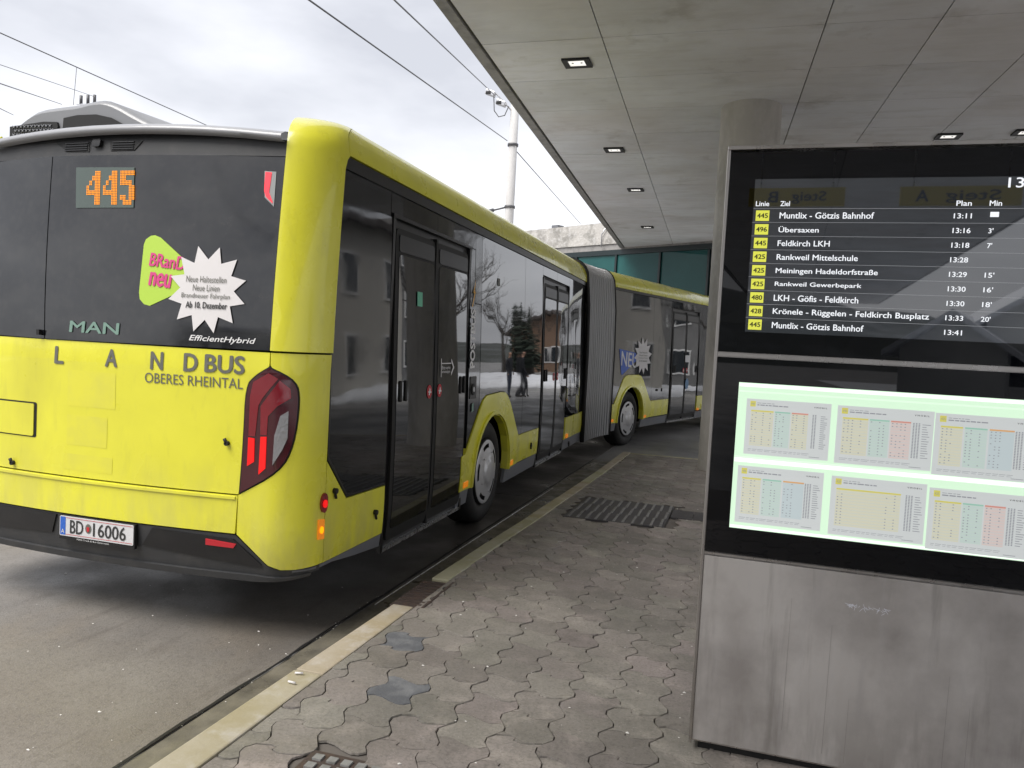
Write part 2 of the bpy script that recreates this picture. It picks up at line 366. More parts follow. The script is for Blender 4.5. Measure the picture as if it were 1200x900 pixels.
def kl(y):
    for (xa, ya), (xb, yb) in zip(KL, KL[1:]):
        if y <= yb: return xa+(xb-xa)*(y-ya)/(yb-ya)
    return KL[-1][0]
KW = .145
def kr(y): return kl(y)+max(.112, min(.152, .152-.040*(y-2.2)/2.6))
sheet('gutter', [(gx(y)+.02, y) for y in (-3, 0, 3, 6, 9, 11.3)]+[(kl(y)+.05, y) for y in (11.3, 9, 6, 3, 0, -3)], .008, GUT)
fb_v = []
tag(tube('gutter_edge_highlight', [(gx(y)+.045, y, .012) for y in (4.3, 6, 7.4, 8.72)], .004, CHR), kind='structure')  # thin bright tube standing in for the highlight on the gutter joint edge
gr_ = random.Random(3)
gy = [-3+.09*k for k in range(160)]
sheet('gutter_crack', [(gx(y)+.012*noise.noise(Vector((0, y*1.7, 0)))-abs(gr_.gauss(0, .004)), y) for y in gy]+[(gx(y)+.010+.012*noise.noise(Vector((0, y*1.7, 0)))+abs(gr_.gauss(0, .006)), y) for y in gy[::-1]], .0125, RUB)

# kerb
kerb = empty('kerb', kind='structure')
y = -3.; 
GR0, GR1 = 3.97, 4.49
while y < 11.25:
    y1 = min(y+1.0, 11.3)
    if y < GR0 < y1 or abs(y-GR0) < .01: y1 = GR0
    if abs(y-GR0) < .02: y = GR1; continue
    if 11.3-y1 < .3: y1 = 11.3
    a, b = y+.004, y1-.004; j = random.uniform(-.003, .003)
    bm = bmesh.new(); vs_ = []
    for z in (0, .166+j):
        for (xx, yy) in ((kl(a), a), (kr(a), a), (kr(b), b), (kl(b), b)): vs_.append(bm.verts.new((xx, yy, z)))
    for f in ((3, 2, 1, 0), (4, 5, 6, 7), (0, 1, 5, 4), (1, 2, 6, 5), (2, 3, 7, 6), (3, 0, 4, 7)): bm.faces.new([vs_[i] for i in f])
    bm_obj('kerb_stone', bm, KRB, kerb, bev=.008)
    y = y1
# end kerb, across the far end of the platform
for i in range(6):
    x0_ = kr(11.3)+.9*i+.004
    box('kerb_stone', (x0_+.445, 11.25, .08), (.888, .1, .168), KRB, kerb, bev=.006)

# platform with interlocking pavers
pav = prism('pavement', [(kl(y)+.02, y) for y in (-3, 0, 2.1, 4.5, 6.6, 9.4, 11.25)]+[(9, 11.25), (9, -3)], 0, .146, MORT); tag(pav, kind='structure')
PW = .2
def Q(y):
    t = (y/PW) % 1
    return .024*max(-1, min(1, 1.5*math.sin(math.tau*t)+.5*math.sin(math.tau*t*2)))
def RR(x):
    t = x/PW; return .021*math.sin(math.tau*t+.3)-.021*math.sin(.3)
def paver_poly(odd):
    oy = PW/2 if odd else 0
    pts = []
    n = 6
    for k in range(n): x = PW*k/n; pts.append((x, RR(x), 'b'))
    for k in range(n): yy = PW*k/n; pts.append((PW, yy, 'r'))
    for k in range(n): x = PW*(1-k/n); pts.append((x, PW+RR(x), 't'))
    for k in range(n): yy = PW*(1-k/n); pts.append((0, yy, 'l'))
    o = []
    for x, yy, _ in pts:
        f = x
        o.append((f+Q(yy+oy), yy))
    c = (PW/2, PW/2)
    return [(x-c[0], y-c[1]) for x, y in o]
pm = []
for odd in (0, 1):
    P = paver_poly(odd); n = len(P)
    def inset(P, d):
        o = []
        for i in range(n):
            a, b, c = Vector(P[i-1]), Vector(P[i]), Vector(P[(i+1) % n])
            e1 = (b-a).normalized(); e2 = (c-b).normalized(); nn_ = (Vector((-e1.y, e1.x))+Vector((-e2.y, e2.x)))
            nn_ = nn_.normalized() if nn_.length > .01 else Vector((-e1.y, e1.x)); o.append(tuple(b+nn_*d))
        return o
    top = inset(P, .0026); bot = inset(P, .0008)
    verts = [(x, y, 0) for x, y in top]+[(x, y, -.008) for x, y in bot]
    faces = [tuple(range(n))]+[(i+n, (i+1) % n+n, (i+1) % n, i) for i in range(n)]
    me = bpy.data.meshes.new('paver'); me.from_pydata(verts, [], faces); me.update(); me.materials.append(PAV); pm.append(me)
med = []
for me in pm:
    m2 = me.copy(); m2.materials.clear(); m2.materials.append(PAVD); med.append(m2)
TX0, TX1, TY0, TY1 = -1.37, -.50, 6.66, 7.62
spots = []
for i in range(-10, 46):
    for j in range(-8, 60):
        x = i*PW+PW/2; yy = j*PW+(PW/2 if i % 2 else 0)+PW/2
        x += .0*yy
        if yy > 11.2 or x < kr(yy)-.085 or x > 8.8 or yy < -1.2: continue
        if TX0-.0 < x < TX1 and TY0 < yy < TY1: continue
        if TX1 <= x < 1.2 and 7.12 < yy < 7.5: continue
        if -1.38 < x < -1.02 and 2.08 < yy < 2.45: continue
        spots.append((x, yy, i % 2))
def vis_key(s):
    x, yy, o = s
    dd = Vector((x, yy, .16))-Vector((0, 0, EYE)); z = dd.dot(fw)
    if z <= .3: return 1e9
    px = 600+900*dd.dot(rt)/z; py = 450-900*dd.dot(up)/z
    vis = px > 100 and py < 960 and (px < 820+ (0)) and z > 0
    return z if vis else 500+z
spots.sort(key=vis_key)
DARKP = [(-1.53, 3.50), (-1.36, 3.05)]
def cut_mesh(me, x, y):
    bm = bmesh.new(); bm.from_mesh(me)
    e = kr(y+.1)-kr(y-.1); d_ = Vector((e, .2, 0)).normalized(); no = Vector((d_.y, -d_.x, 0))
    bmesh.ops.bisect_plane(bm, geom=bm.verts[:]+bm.edges[:]+bm.faces[:], plane_co=Vector((kr(y)+.004-x, 0, 0)), plane_no=no, clear_inner=True)
    m2 = me.copy(); bm.to_mesh(m2); n_ = len(bm.verts); bm.free(); return m2 if n_ > 2 else None
for k, (x, yy, o) in enumerate(spots[:300]):
    dark = any(abs(x-a) < .105 and abs(yy-b) < .105 for a, b in DARKP)
    src = (med if dark else pm)[o]
    if x < kr(yy)+.15: src = cut_mesh(src, x, yy)
    if not src: continue
    ob = bpy.data.objects.new('paver', src); COL.objects.link(ob)
    ob.location = (x, yy,   .160+random.uniform(-.003, .003)+(.001 if dark else 0))
    ob.rotation_euler = (random.gauss(0, .010), random.gauss(0, .010), random.gauss(0, .008))
    ob.parent = pav; sc_ = random.uniform(.982, 1.0); ob.scale = (sc_, sc_, 1)
    if dark: ob['label'] = 'dark grey patched paver'
vv, ff = [], []
for (x, yy, o) in spots[300:]:
    b0 = len(vv); z = .160+random.uniform(-.002, .002); tx, ty = random.gauss(0, .006), random.gauss(0, .006)
    src = cut_mesh(pm[o], x, yy) if x < kr(yy)+.15 else pm[o]
    if not src: continue
    for v in src.vertices: vv.append((x+v.co.x, yy+v.co.y, z+v.co.z+tx*v.co.x+ty*v.co.y))
    for p in src.polygons: ff.append(tuple(b0+q for q in p.vertices))
far = fb('far_pavers', vv, ff, PAV, pav); tag(far, kind='stuff')

# tactile field: ribbed dark plates
tact = tag(prism('tactile_paving', [(TX0-.02, TY0), (TX1, TY0+.02), (TX1+.02, TY1), (TX0+.03, TY1)], .150, .1645, TACD), kind='structure')
nr = 11
for i in range(nr):
    xx = TX0+.03+(TX1-TX0-.06)*i/(nr-1)
    for q in range(3):
        y0_ = TY0+.01+q*.32
        bm = bmesh.new(); add_box(bm, (xx+.012*q, y0_+.155, .166), (.022, .306, .010)); bm_obj('rib', bm, TACL, tact)
for i in range(8):
    box('guide_slab', (TX1+.12+.2*i, 7.3, .158), (.194, .36, .013), TACD, tact)

# manhole cover and kerb inlet
mh = empty('manhole_cover', (-1.2, 2.26, .15), R(2), label='small square iron cover with pale grid inserts at the bottom edge', cat='manhole cover')
box('cover_frame', (-1.2, 2.26, .150), (.37, .37, .016), IRON, mh)
for i in range(6):
    for j in range(6): box('grid_insert', (-1.2-.14+.056*i, 2.26-.14+.056*j, .1615), (.034, .034, .008), IRONL, mh)
ki = empty('kerb_inlet_grate', (kl(4.2)+.07, 4.2, .1), label='rusty cast iron drain grate set in the kerb', cat='drain grate')
xx = kl(4.23)
box('grate_body', (xx+.06, 4.23, .07), (.2, .50, .16), IRON, ki, bev=.004)
for k in range(9): box('bar', (xx+.06, 4.02+.052*k, .153), (.16, .022, .012), IRON, ki)
box('grate_rim', (xx+.165, 4.23, .156), (.016, .5, .014), IRON, ki)

# small white grit and litter
vv, ff = [], []
def speck(x, y, z, s):
    b0 = len(vv); n = 5; a0 = random.random()*6
    for k in range(n):
        a = a0+k*math.tau/n; r_ = s*random.uniform(.5, 1.2); vv.append((x+r_*math.cos(a), y+r_*.6*math.sin(a), z))
    vv.append((x, y, z+s*.5))
    for k in range(n): ff.append((b0+k, b0+(k+1) % n, b0+n))
for _ in range(150):
    yy = random.uniform(1.9, 8.5); xx = random.uniform(kr(yy)+.02, .9); speck(xx, yy, .161, random.choice((.003, .005, .006, .010)))
for _ in range(70): speck(random.uniform(-4.4, -2.2), random.uniform(1.8, 4.8), .008, random.choice((.003, .004, .006, .010)))
for _ in range(60):
    yy = random.uniform(2, 4.6); speck(gx(yy)+random.gauss(.0, .012), yy, .010, random.choice((.003, .004, .006)))
tag(fb('grit', vv, ff, SALT), kind='stuff')
for k, (x, y, a) in enumerate(((-1.76, 2.95, .3), (-1.74, 2.86, -.1))):
    tag(tube('cigarette_butt', [(x-.018*math.cos(a), y-.018*math.sin(a), .174), (x+.018*math.cos(a), y+.018*math.sin(a), .174)], .005, STW), ('cigarette butt lying on the kerb, farther one of the two' if k == 0 else 'cigarette butt lying on the kerb, nearer one of the two'), 'cigarette butt')
# ------------------------------------------------------------------ articulated bus
CL = math.pi/2*.25; BW = 1.275; BCX = -3.395; BY0 = 3.5; SC = -CL-1.025
def prof(v):
    if v <= 2.66:
        ins = .05*max(0, (v-1.0)/1.66)**1.3; ir = .15*max(0, (v-1.45)/1.21)**1.3; z = v
        if v < .62: k = (.62-v)/.22; ins += .012*k*k; ir += .02*k*k
        return z, ins, ir
    th = min((v-2.66)/.28, math.pi/2); ex = max(0, v-2.66-.28*math.pi/2)
    return 2.66+.28*math.sin(th)+.01*ex, .05+.28*(1-math.cos(th))+ex, .15+.65*(1-math.cos(th))+ex
def Sr(s, v):
    if s < SC:
        p = Sr(2*SC-s, v); return Vector((2*BCX-p.x, p.y, p.z))
    z, ins, ir = prof(v); w_ = BW-ins
    if s >= 0: return Vector((BCX+w_, BY0+.25+s+ir*max(0, 1-s), z))
    if s > -CL:
        a = -s/.25; return Vector((BCX+w_-.25+.25*math.cos(a), BY0+ir+.25-.25*math.sin(a), z))
    hw = w_-.25; x = hw*(1-(-s-CL)/1.025)
    return Vector((BCX+x, BY0+ir-.07*(1-(x/hw)**2), z))
FA = R(16); FT = Vector((math.sin(FA), math.cos(FA), 0)); FN = Vector((math.cos(FA), -math.sin(FA), 0)); FP = Vector((-1.027, 15.67, 0))
FEND = 5.1
def Sf(s, v):
    z, ins, ir = prof(v)
    return FP+FT*s-FN*ins+Vector((0, 0, z+.02))
def SfL(s, v):
    p = Sf(s, v); c = FP-FN*BW; dd = (p-c).dot(FN); return p-FN*2*dd
RC = ([-CL+.0491*k for k in range(9)]+[-CL-.205*k for k in range(1, 10)]+[-CL-2.05+.0491*-k for k in range(9)]+[.25, .5, .75, 1.0],
      [.45, .5, .56, .62]+[1.0+.15*k for k in range(11)]+[2.66+.044*k for k in range(16)])
FC = ([], RC[1])
def mir(p): return [(2*SC-a, b) for a, b in p]

bus = empty('articulated_bus', (BCX, 8, 0), label='yellow and black articulated city bus with its rear towards the camera, standing at the platform', cat='bus')
BUSP = bus
# --- rear: window band
winR = [(-.352, 1.585), (-.352, 2.60), (-1.905, 2.615), (-1.785, 1.568)]
panel('rear_window', [(-.350, 1.572), (-.350, 2.605), (-1.925, 2.62), (-1.78, 1.565)][::-1], Sr, GLSR, bus, off=.006, th=.05, cuts=RC)
panel('rear_window_panel', [(-1.79, 1.565), (-1.935, 2.62), (2*SC+.35, 2.605), (2*SC+.343, 1.572)][::-1], Sr, GLSR, bus, off=.004, th=.05, cuts=RC)
panel('top_vent_band', [(-.350, 2.612), (-.352, 2.70), (-.8, 2.74), (-1.42, 2.755), (2*SC+.8, 2.74), (2*SC+.352, 2.70), (2*SC+.350, 2.612)], Sr, BUMP, bus, off=.0, th=.06, cuts=RC)
for a, b in (((-1.909, 2.708), (-1.654, 2.700)), ((-1.499, 2.700), (-1.275, 2.694))):
    pass
v1 = panel('vent_grille', [(-1.93, 2.703), (-1.655, 2.698), (-1.645, 2.640), (-1.82, 2.645)], Sr, RUB, bus, off=.004, th=.008, cuts=RC)
v2 = panel('vent_grille', [(-1.50, 2.699), (-1.265, 2.694), (-1.315, 2.643), (-1.485, 2.641)], Sr, RUB, bus, off=.004, th=.008, cuts=RC)
for vg, x0, x1 in ((v1, -1.84, -1.66), (v2, -1.475, -1.32)):
    for k in range(4): panel('slat', [(x0, 2.648+.013*k), (x1, 2.648+.013*k), (x1, 2.653+.013*k), (x0, 2.653+.013*k)], Sr, DKG, vg, off=.009, th=.005)
panel('camera_bump', rnd_poly(-1.615, 2.665, -1.555, 2.705, .012), Sr, DKG, bus, off=.02, th=.02)
# spoiler: silver cap, overhanging
def Ssp(s, v):
    p = Sr(s, 2.66); c = 1-((s-SC)/1.06)**2
    # v is an arc length of the cap profile: underside, nose, top
    pr = [(0, .0, 2.688), (.05, -.035, 2.690), (.08, -.05, 2.703), (.12, -.045, 2.722), (.18, -.01, 2.742), (.30, .10, 2.764), (.7, .5, 2.775)]
    for (a, da, za), (b, db, zb) in zip(pr, pr[1:]):
        if v <= b or b == .7:
            t = (v-a)/(b-a); dy = da+(db-da)*t; z = za+(zb-za)*t; break
    return Vector((p.x, p.y+dy, z+.045*c))
panel('roof_spoiler', [(-.357, 0), (-.357, .7), (2*SC+.357, .7), (2*SC+.357, 0)], Ssp, SIL, bus, th=.0, cuts=(RC[0], [.05, .08, .10, .12, .15, .18, .22, .26, .30]))
# --- yellow corner pillars and roof rails
pill = [(-.345, 1.572), (.018, 1.572), (.004, 2.60), (.022, 2.655), (.058, 2.685), (.04, 2.70), (-.002, 2.80), (-.01, 3.16), (-.345, 3.16)]
panel('corner_pillar', pill, Sr, YEL, bus, off=.014, th=.12, cuts=RC)
panel('corner_pillar', mir([(x, min(z, 2.77)) for x, z in pill[:-2]]+[(-.01, 2.77), (-.345, 2.77)]), Sr, YEL, bus, off=.014, th=.12, cuts=RC)
rail = [(.050, 2.70), (.062, 2.685), (7.5, 2.625), (7.5, 3.16), (-.002, 3.16), (.008, 2.80)]
panel('roof_rail', rail, Sr, YEL, bus, off=.012, th=.14, cuts=RC)
panel('roof_rail', mir([(.05, 2.68), (7.5, 2.625), (7.5, 2.76), (.0, 2.76)]), Sr, YEL, bus, off=.012, th=.14, cuts=RC)
def chaik(P, n=2):
    for _ in range(n):
        o = [P[0]]
        for p, q in zip(P, P[1:]): o += [(p[0]*.75+q[0]*.25, p[1]*.75+q[1]*.25), (p[0]*.25+q[0]*.75, p[1]*.25+q[1]*.75)]
        P = o+[P[-1]]
    return P
GRt = chaik([(-.344, 1.490), (-.205, 1.425), (-.188, 1.31), (-.214, 1.08), (-.283, .935), (-.500, .806)])
GLt = chaik([(-.500, .806), (-.486, 1.10), (-.478, 1.38), (-.425, 1.44), (-.344, 1.490)])
# --- rear: lid, lower strip, corners, bumper
lr = [(-.350, 1.562), (-.350, 1.494)]+[(x-.005, z) for x, z in GLt[::-1][1:-1]]+[(-.508, .802)]
lid = panel('engine_lid', lr+[(2*SC-a, b) for a, b in lr[::-1]], Sr, YEL, bus, off=.0, th=.04, cuts=RC)
lo = [(-.509, .794), (-.518, .590)]
strip = panel('lower_rear_strip', lo+[(2*SC-a, b) for a, b in lo[::-1]], Sr, YEL, bus, off=.004, th=.04, cuts=RC)
panel('crease_ridge', [(-.52, .775), (-.52, .790), (2*SC+.52, .790), (2*SC+.52, .775)], Sr, YEL, strip, off=.012, th=.012, cuts=RC)
cor = [(-.342, 1.562), (.018, 1.562), (-.006, .98), (-.006, .41), (-.19, .405), (-.262, .408), (-.325, .432), (-.506, .588), (-.503, .80), (-.494, .803)]+[(x+.004, z-.002) for x, z in GRt[::-1][1:-1]]+[(-.340, 1.496)]
panel('lower_corner_panel', cor, Sr, YEL, bus, off=.006, th=.05, cuts=RC)
panel('lower_corner_panel', mir(cor), Sr, YEL, bus, off=.006, th=.05, cuts=RC)
bp = [(-.02, .40), (-.02, .355), (-.22, .345), (-.40, .32)]
bt = [(-.19, .398), (-.265, .400), (-.332, .424), (-.52, .582)]
panel('bumper', [(-.52, .581), (-.334, .424), (-.265, .400), (-.02, .400), (-.02, .37), (-.2, .365), (-.345, .345), (-.6, .365), (2*SC+.6, .365), (2*SC+.345, .345), (2*SC+.02, .37), (2*SC+.02, .4), (2*SC+.265, .4), (2*SC+.334, .424), (2*SC+.52, .581)], Sr, BUMP, bus, off=-.004, th=.05, cuts=RC)
bump = bpy.data.objects['bumper']
panel('bumper_insert', [(-.525, .558), (-1.01, .572), (-1.075, .47), (-.38, .415), (-.36, .43)], Sr, DKG, bump, off=.004, th=.006, cuts=RC)
panel('bumper_insert', [(-1.66, .575), (-2.3, .572), (-2.42, .43), (-1.70, .465)], Sr, DKG, bump, off=.004, th=.006, cuts=RC)
panel('bumper_lip', [(-.10, .375), (-.25, .362), (-.40, .37), (2*SC+.4, .37), (2*SC+.4, .335), (-.4, .335), (-.25, .345), (-.1, .36)], Sr, BUMP, bump, off=.012, th=.03, cuts=RC)
for s0 in (-.592, 2*SC+.592): panel('reflector', [(s0-.09, .515), (s0+.07, .512), (s0+.085, .535), (s0-.09, .548)], Sr, REDP, bump, off=.010, th=.006)
# number plate
def plateS(a, b):
    return Sr(-1.613, .578).lerp(Sr(-1.112, .577), a/.505)+Vector((0, -.022, -(.11-b)))
pl = panel('number_plate', rnd_poly(0, -.002, .505, .11, .008), plateS, mk('plate_white', (.62, .62, .63), .35), bus, th=.015)
plf = panel('plate_holder', [(-.006, -.022), (.511, -.022), (.511, .114), (-.006, .114)], plateS, RUB, pl, off=-.004, th=.02)
panel('country_band', [(.005, .004), (.042, .004), (.042, .106), (.005, .106)], plateS, mk('plate_blue', (.03, .12, .5), .4), pl, off=.001, th=0)
text('lettering', 'A', plateS, .014, .014, .034, .036, WHT, pl, off=.002, bold=.01)
for a0 in range(8): speckk = 0
text('lettering', 'BD', plateS, .075, .018, .165, .092, BLK, pl, off=.002, bold=.012)
text('lettering', '16006', plateS, .235, .018, .455, .092, BLK, pl, off=.002, bold=.012)
def disc_poly(cx, cy, rx, ry, n=14): return [(cx+rx*math.cos(k*math.tau/n), cy+ry*math.sin(k*math.tau/n)) for k in range(n)]
em = panel('coat_of_arms', disc_poly(.201, .056, .021, .027), plateS, GPR, pl, off=.002, th=0)
panel('shield', [(.192, .066), (.192, .046), (.201, .036), (.210, .046), (.210, .066)], plateS, REDP, em, off=.004, th=0)
text('lettering', 'MAN Truck & Bus Österreich', plateS, .12, -.018, .34, -.007, WHT, pl, off=-.002)
panel('red_line', [(.045, .007), (.50, .007), (.50, .0095), (.045, .0095)], plateS, REDP, pl, off=.002, th=0)
panel('red_line', [(.045, .101), (.50, .101), (.50, .1035), (.045, .1035)], plateS, REDP, pl, off=.002, th=0)
# tail lamps
cen = (-.345, 1.15)
shr = lambda P, f_: [(cen[0]+(x-cen[0])*f_, cen[1]+(z-cen[1])*(1-(1-f_)*.45)) for x, z in P]
gask = GRt+GLt[1:-1]
tl = shr(gask, .945)
for sg in (0, 1):
    f = (lambda q: q) if not sg else mir
    hs = panel('tail_lamp', f(tl), Sr, REDM, bus, off=.013, th=.05, cuts=RC)
    panel('lamp_gasket', f(gask), Sr, RUB, hs, off=.007, th=.04, cuts=RC)
    panel('upper_lens', f([(-.43, 1.405), (-.345, 1.455), (-.298, 1.428), (-.375, 1.325), (-.40, 1.28), (-.415, 1.12), (-.452, 1.12), (-.447, 1.33)]), Sr, REDL, hs, off=.016, th=.006, cuts=RC)
    panel('inner_lens', f([(-.29, 1.42), (-.238, 1.378), (-.234, 1.33), (-.30, 1.285), (-.345, 1.23), (-.350, 1.13), (-.384, 1.13), (-.385, 1.28)]), Sr, REDL, hs, off=.016, th=.006, cuts=RC)
    panel('lit_bar', f([(-.452, 1.112), (-.418, 1.108), (-.418, .985), (-.455, .96)]), Sr, REDG if not sg else REDL, hs, off=.018, th=.006)
    panel('lit_bar', f([(-.382, 1.120), (-.351, 1.122), (-.353, .955), (-.388, .920)]), Sr, REDG if not sg else REDL, hs, off=.018, th=.006)
    panel('clear_lens', f([(-.285, 1.235), (-.246, 1.262), (-.249, 1.118), (-.272, 1.058), (-.318, .973), (-.312, 1.13)]), Sr, CLRL, hs, off=.017, th=.006, cuts=RC)
# small side marker lamps on the corner seam
mk_l = panel('marker_lamp', disc_poly(-.022, .752, .030, .055, 12), Sr, REDL, bus, off=.018, th=.02)
panel('marker_glow', disc_poly(-.024, .748, .016, .022, 10), Sr, REDG, mk_l, off=.026, th=.01)
sm = panel('side_reflector', [(-.062, .665), (-.014, .660), (-.012, .550), (-.062, .556)], Sr, ORG, bus, off=.014, th=.014)
panel('marker_glow', disc_poly(-.038, .605, .014, .02, 8), Sr, LED, sm, off=.018, th=.005)
for a, b in ((.092, .799), (.619, .572)):
    bm = bmesh.new(); p = Sr(a, b); add_tube(bm, [p, p+Vector((.025, 0, 0))], .016, 8); add_tube(bm, [p+Vector((.012, 0, -.01)), p+Vector((.014, .01, -.045))], .008, 6); bm_obj('flap_lock', bm, RUB, bus)
for a, b in ((-.575, 1.07), (-2.0, .835)):
    bm = bmesh.new(); p = Sr(a, b); add_tube(bm, [p, p+Vector((0, -.02, 0))], .013, 8); add_tube(bm, [p+Vector((0, -.014, 0)), p+Vector((-.012, -.016, .026))], .009, 6); bm_obj('lid_lock', bm, RUB, bus)
# service flap in the lid
fl = panel('service_flap', rnd_poly(-2.35, 1.005, -1.845, 1.19, .012), Sr, YEL, lid, off=.006, th=.012, cuts=RC)
for i_, (y0_, y1_) in enumerate(((.83, .98),)): pass
panel('flap_gap', rnd_poly(-2.36, .998, -1.826, 1.199, .012), Sr, RUB, lid, off=.0015, th=0, cuts=RC)
YELD = mk('darker_yellow_paint', (.735, .70, .048), .33, coat=.45, var=[(6, (.63, .60, .08), .42, .7, .6)])
for x0_, z0_, x1_, z1_ in ((-1.60, 1.20, -1.27, 1.40), (-1.60, .98, -1.32, 1.15), (-1.62, .84, -1.28, .93)):
    panel('yellow_patch', rnd_poly(x0_, z0_, x1_, z1_, .008), Sr, YELD, lid, off=.0006, th=0, cuts=RC)  # rectangles in a slightly darker yellow on the lid
# lettering on the rear
H = .095
for ch, a, b, z in (('L', -1.698, -1.66, 1.432), ('A', -1.34, -1.265, 1.435), ('N', -1.045, -.972, 1.437), ('D', -.84, -.762, 1.439), ('BUS', -.715, -.49, 1.441)):
    w_ = (b-a)
    if ch == 'L': b = a+.062
    text('lettering', ch, Sr, a, z, b, z+.093, GPR, lid, off=.003, bold=.035)
text('lettering', 'OBERES RHEINTAL', Sr, -1.08, 1.362, -.495, 1.417, GPR, lid, off=.003)
rw = bpy.data.objects['rear_window']
text('lettering', 'MAN', Sr, -1.600, 1.612, -1.263, 1.672, MINT, rw, off=.010, bold=.035)
text('lettering', 'EfficientHybrid', Sr, -.815, 1.594, -.43, 1.632, WHT, rw, off=.010, bold=.02, shear=.25)
tri = panel('lime_sticker', [(-1.091, 2.162), (-1.118, 2.159), (-1.148, 2.139), (-1.158, 2.111), (-1.154, 1.845), (-1.145, 1.81), (-1.115, 1.784), (-1.077, 1.776), (-.907, 1.854), (-.858, 1.886), (-.83, 1.95), (-.864, 2.017), (-1.052, 2.149)], Sr, LIM, rw, off=.009, th=0, cuts=RC)
def rotS(S, cx, cy, a):
    c, s_ = math.cos(a), math.sin(a)
    return lambda x, y: S(cx+(x-cx)*c-(y-cy)*s_, cy+(x-cx)*s_+(y-cy)*c)
RS = rotS(Sr, -1.0, 1.96, R(-5))
text('lettering', 'BRanD', RS, -1.108, 1.985, -.885, 2.055, PNK, rw, off=.012, bold=.03)
text('lettering', 'neu', RS, -1.088, 1.88, -.955, 1.952, PNK, rw, off=.012, bold=.045)
star = [(-.809, 2.108), (-.74, 2.038), (-.679, 2.104), (-.661, 2.016), (-.571, 2.042), (-.596, 1.953), (-.509, 1.932), (-.574, 1.873), (-.506, 1.809), (-.589, 1.793), (-.565, 1.705), (-.653, 1.733), (-.671, 1.647), (-.729, 1.715), (-.791, 1.651), (-.809, 1.737), (-.896, 1.71), (-.876, 1.795), (-.96, 1.817), (-.894, 1.881), (-.961, 1.941), (-.876, 1.953), (-.907, 2.047), (-.822, 2.016)]
panel('star_sticker', star, Sr, STW, rw, off=.0135, th=0, cuts=RC)
for i, (tx, a, b, bo) in enumerate((('Neue Haltestellen', -.860, -.620, 0), ('Neue Linien', -.815, -.656, 0), ('Brandneuer Fahrplan', -.880, -.592, 0), ('Ab 10. Dezember', -.848, -.604, .02))):
    z = 1.921-.046*i
    text('lettering', tx, Sr, a, z-.008, b, z+.026, BLK if i == 3 else GPR, rw, off=.0165, bold=bo)
# orange route number: dot matrix behind the glass
ld = panel('route_display', [(-1.719, 2.547), (-1.29, 2.541), (-1.258, 2.313), (-1.672, 2.311)], Sr, LEDP, rw, off=.010, th=0, cuts=RC)
F5 = {'4': ["00011", "00111", "01011", "10011", "11111", "00011", "00011"], '5': ["11111", "11000", "11110", "00011", "00011", "11011", "01110"]}
vv, ff = [], []
for di, ch in enumerate('445'):
    for r_, row in enumerate(F5[ch]):
        for c_, b_ in enumerate(row):
            if b_ == '0': continue
            for qx in range(2):
                for qy in range(3):
                    u = (di*6+c_+.25+.5*qx)/17; v_ = (r_+(qy+.5)/3)/7
                    s0 = -1.612+.345*u+(.03*(v_-.5)); z0 = 2.523-.195*v_
                    cpt = Sr(s0, z0)+nrm(Sr, s0, z0)*.013; b0 = len(vv)
                    for k in range(6): a = k*math.tau/6; vv.append(cpt+Vector((math.cos(a)*.0038, 0, math.sin(a)*.0038)))
                    ff.append(tuple(range(b0, b0+6)))
fb('display_digits', vv, ff, LED, ld)
# brake light strip seen through the rear glass
br = panel('stop_lamp', [(-.462, 2.526), (-.391, 2.523), (-.387, 2.333), (-.447, 2.382)], Sr, mk('stop_lamp_frame', (.28, .30, .30), .4), rw, off=.009, th=0)
panel('lit_bar', [(-.455, 2.520), (-.418, 2.518), (-.424, 2.41), (-.398, 2.36), (-.397, 2.35), (-.44, 2.388), (-.452, 2.42)], Sr, mk('red_glow', (.5, .02, .03), .3, emit=(1, .04, .06), es=.42), br, off=.012, th=0)
# rear-window vertical seam trim
box('window_handle', Sr(-1.815, 1.60)+Vector((0, -.02, 0)), (.02, .02, .03), DKG, bus)

# --- bodywork core (dark, behind the panels)
core = bmesh.new()
add_box(core, (BCX, (3.86+11.2)/2, 1.87), (2*BW-.14, 11.2-3.86, 1.7)); add_box(core, (BCX, (4.0+11.2)/2, .66), (1.66, 7.2, .74))
for yy in (5.2, 9.55): add_box(core, (BCX, yy, .67), (2*BW-.14, 1.5 if yy < 6 else 3.1, .60))
add_box(core, (BCX, 3.80, .70), (2.0, .4, .62))
bm_obj('body_core', core, RUB, bus)
cf = bmesh.new(); rz = Matrix.Rotation(-FA, 3, 'Z'); fc = FP-FN*BW
for s0, s1, z0, z1, wd in ((-3.3, FEND-.1, 1.02, 2.74, 2*BW-.14), (-3.3, FEND-.1, .3, 1.02, 1.6), (-1.7, 2.2, .37, 1.02, 2*BW-.14)):
    c = fc+FT*((s0+s1)/2); add_box(cf, (c.x, c.y, (z0+z1)/2), (wd, s1-s0, z1-z0), rz)
bm_obj('body_core', cf, RUB, bus)
# roof skins
fb('roof_skin', [Vector((BCX+x, y, 2.755-.015*abs(x))) for y in (3.9, 11.2) for x in (-1.0, 0, 1.0)], [(0, 1, 4, 3), (1, 2, 5, 4)], SIL, bus)
fb('roof_skin', [fc+FT*s+FN*x+Vector((0, 0, 2.76)) for s in (-3.3, FEND) for x in (-1.0, 1.0)], [(0, 1, 3, 2)], SIL, bus)

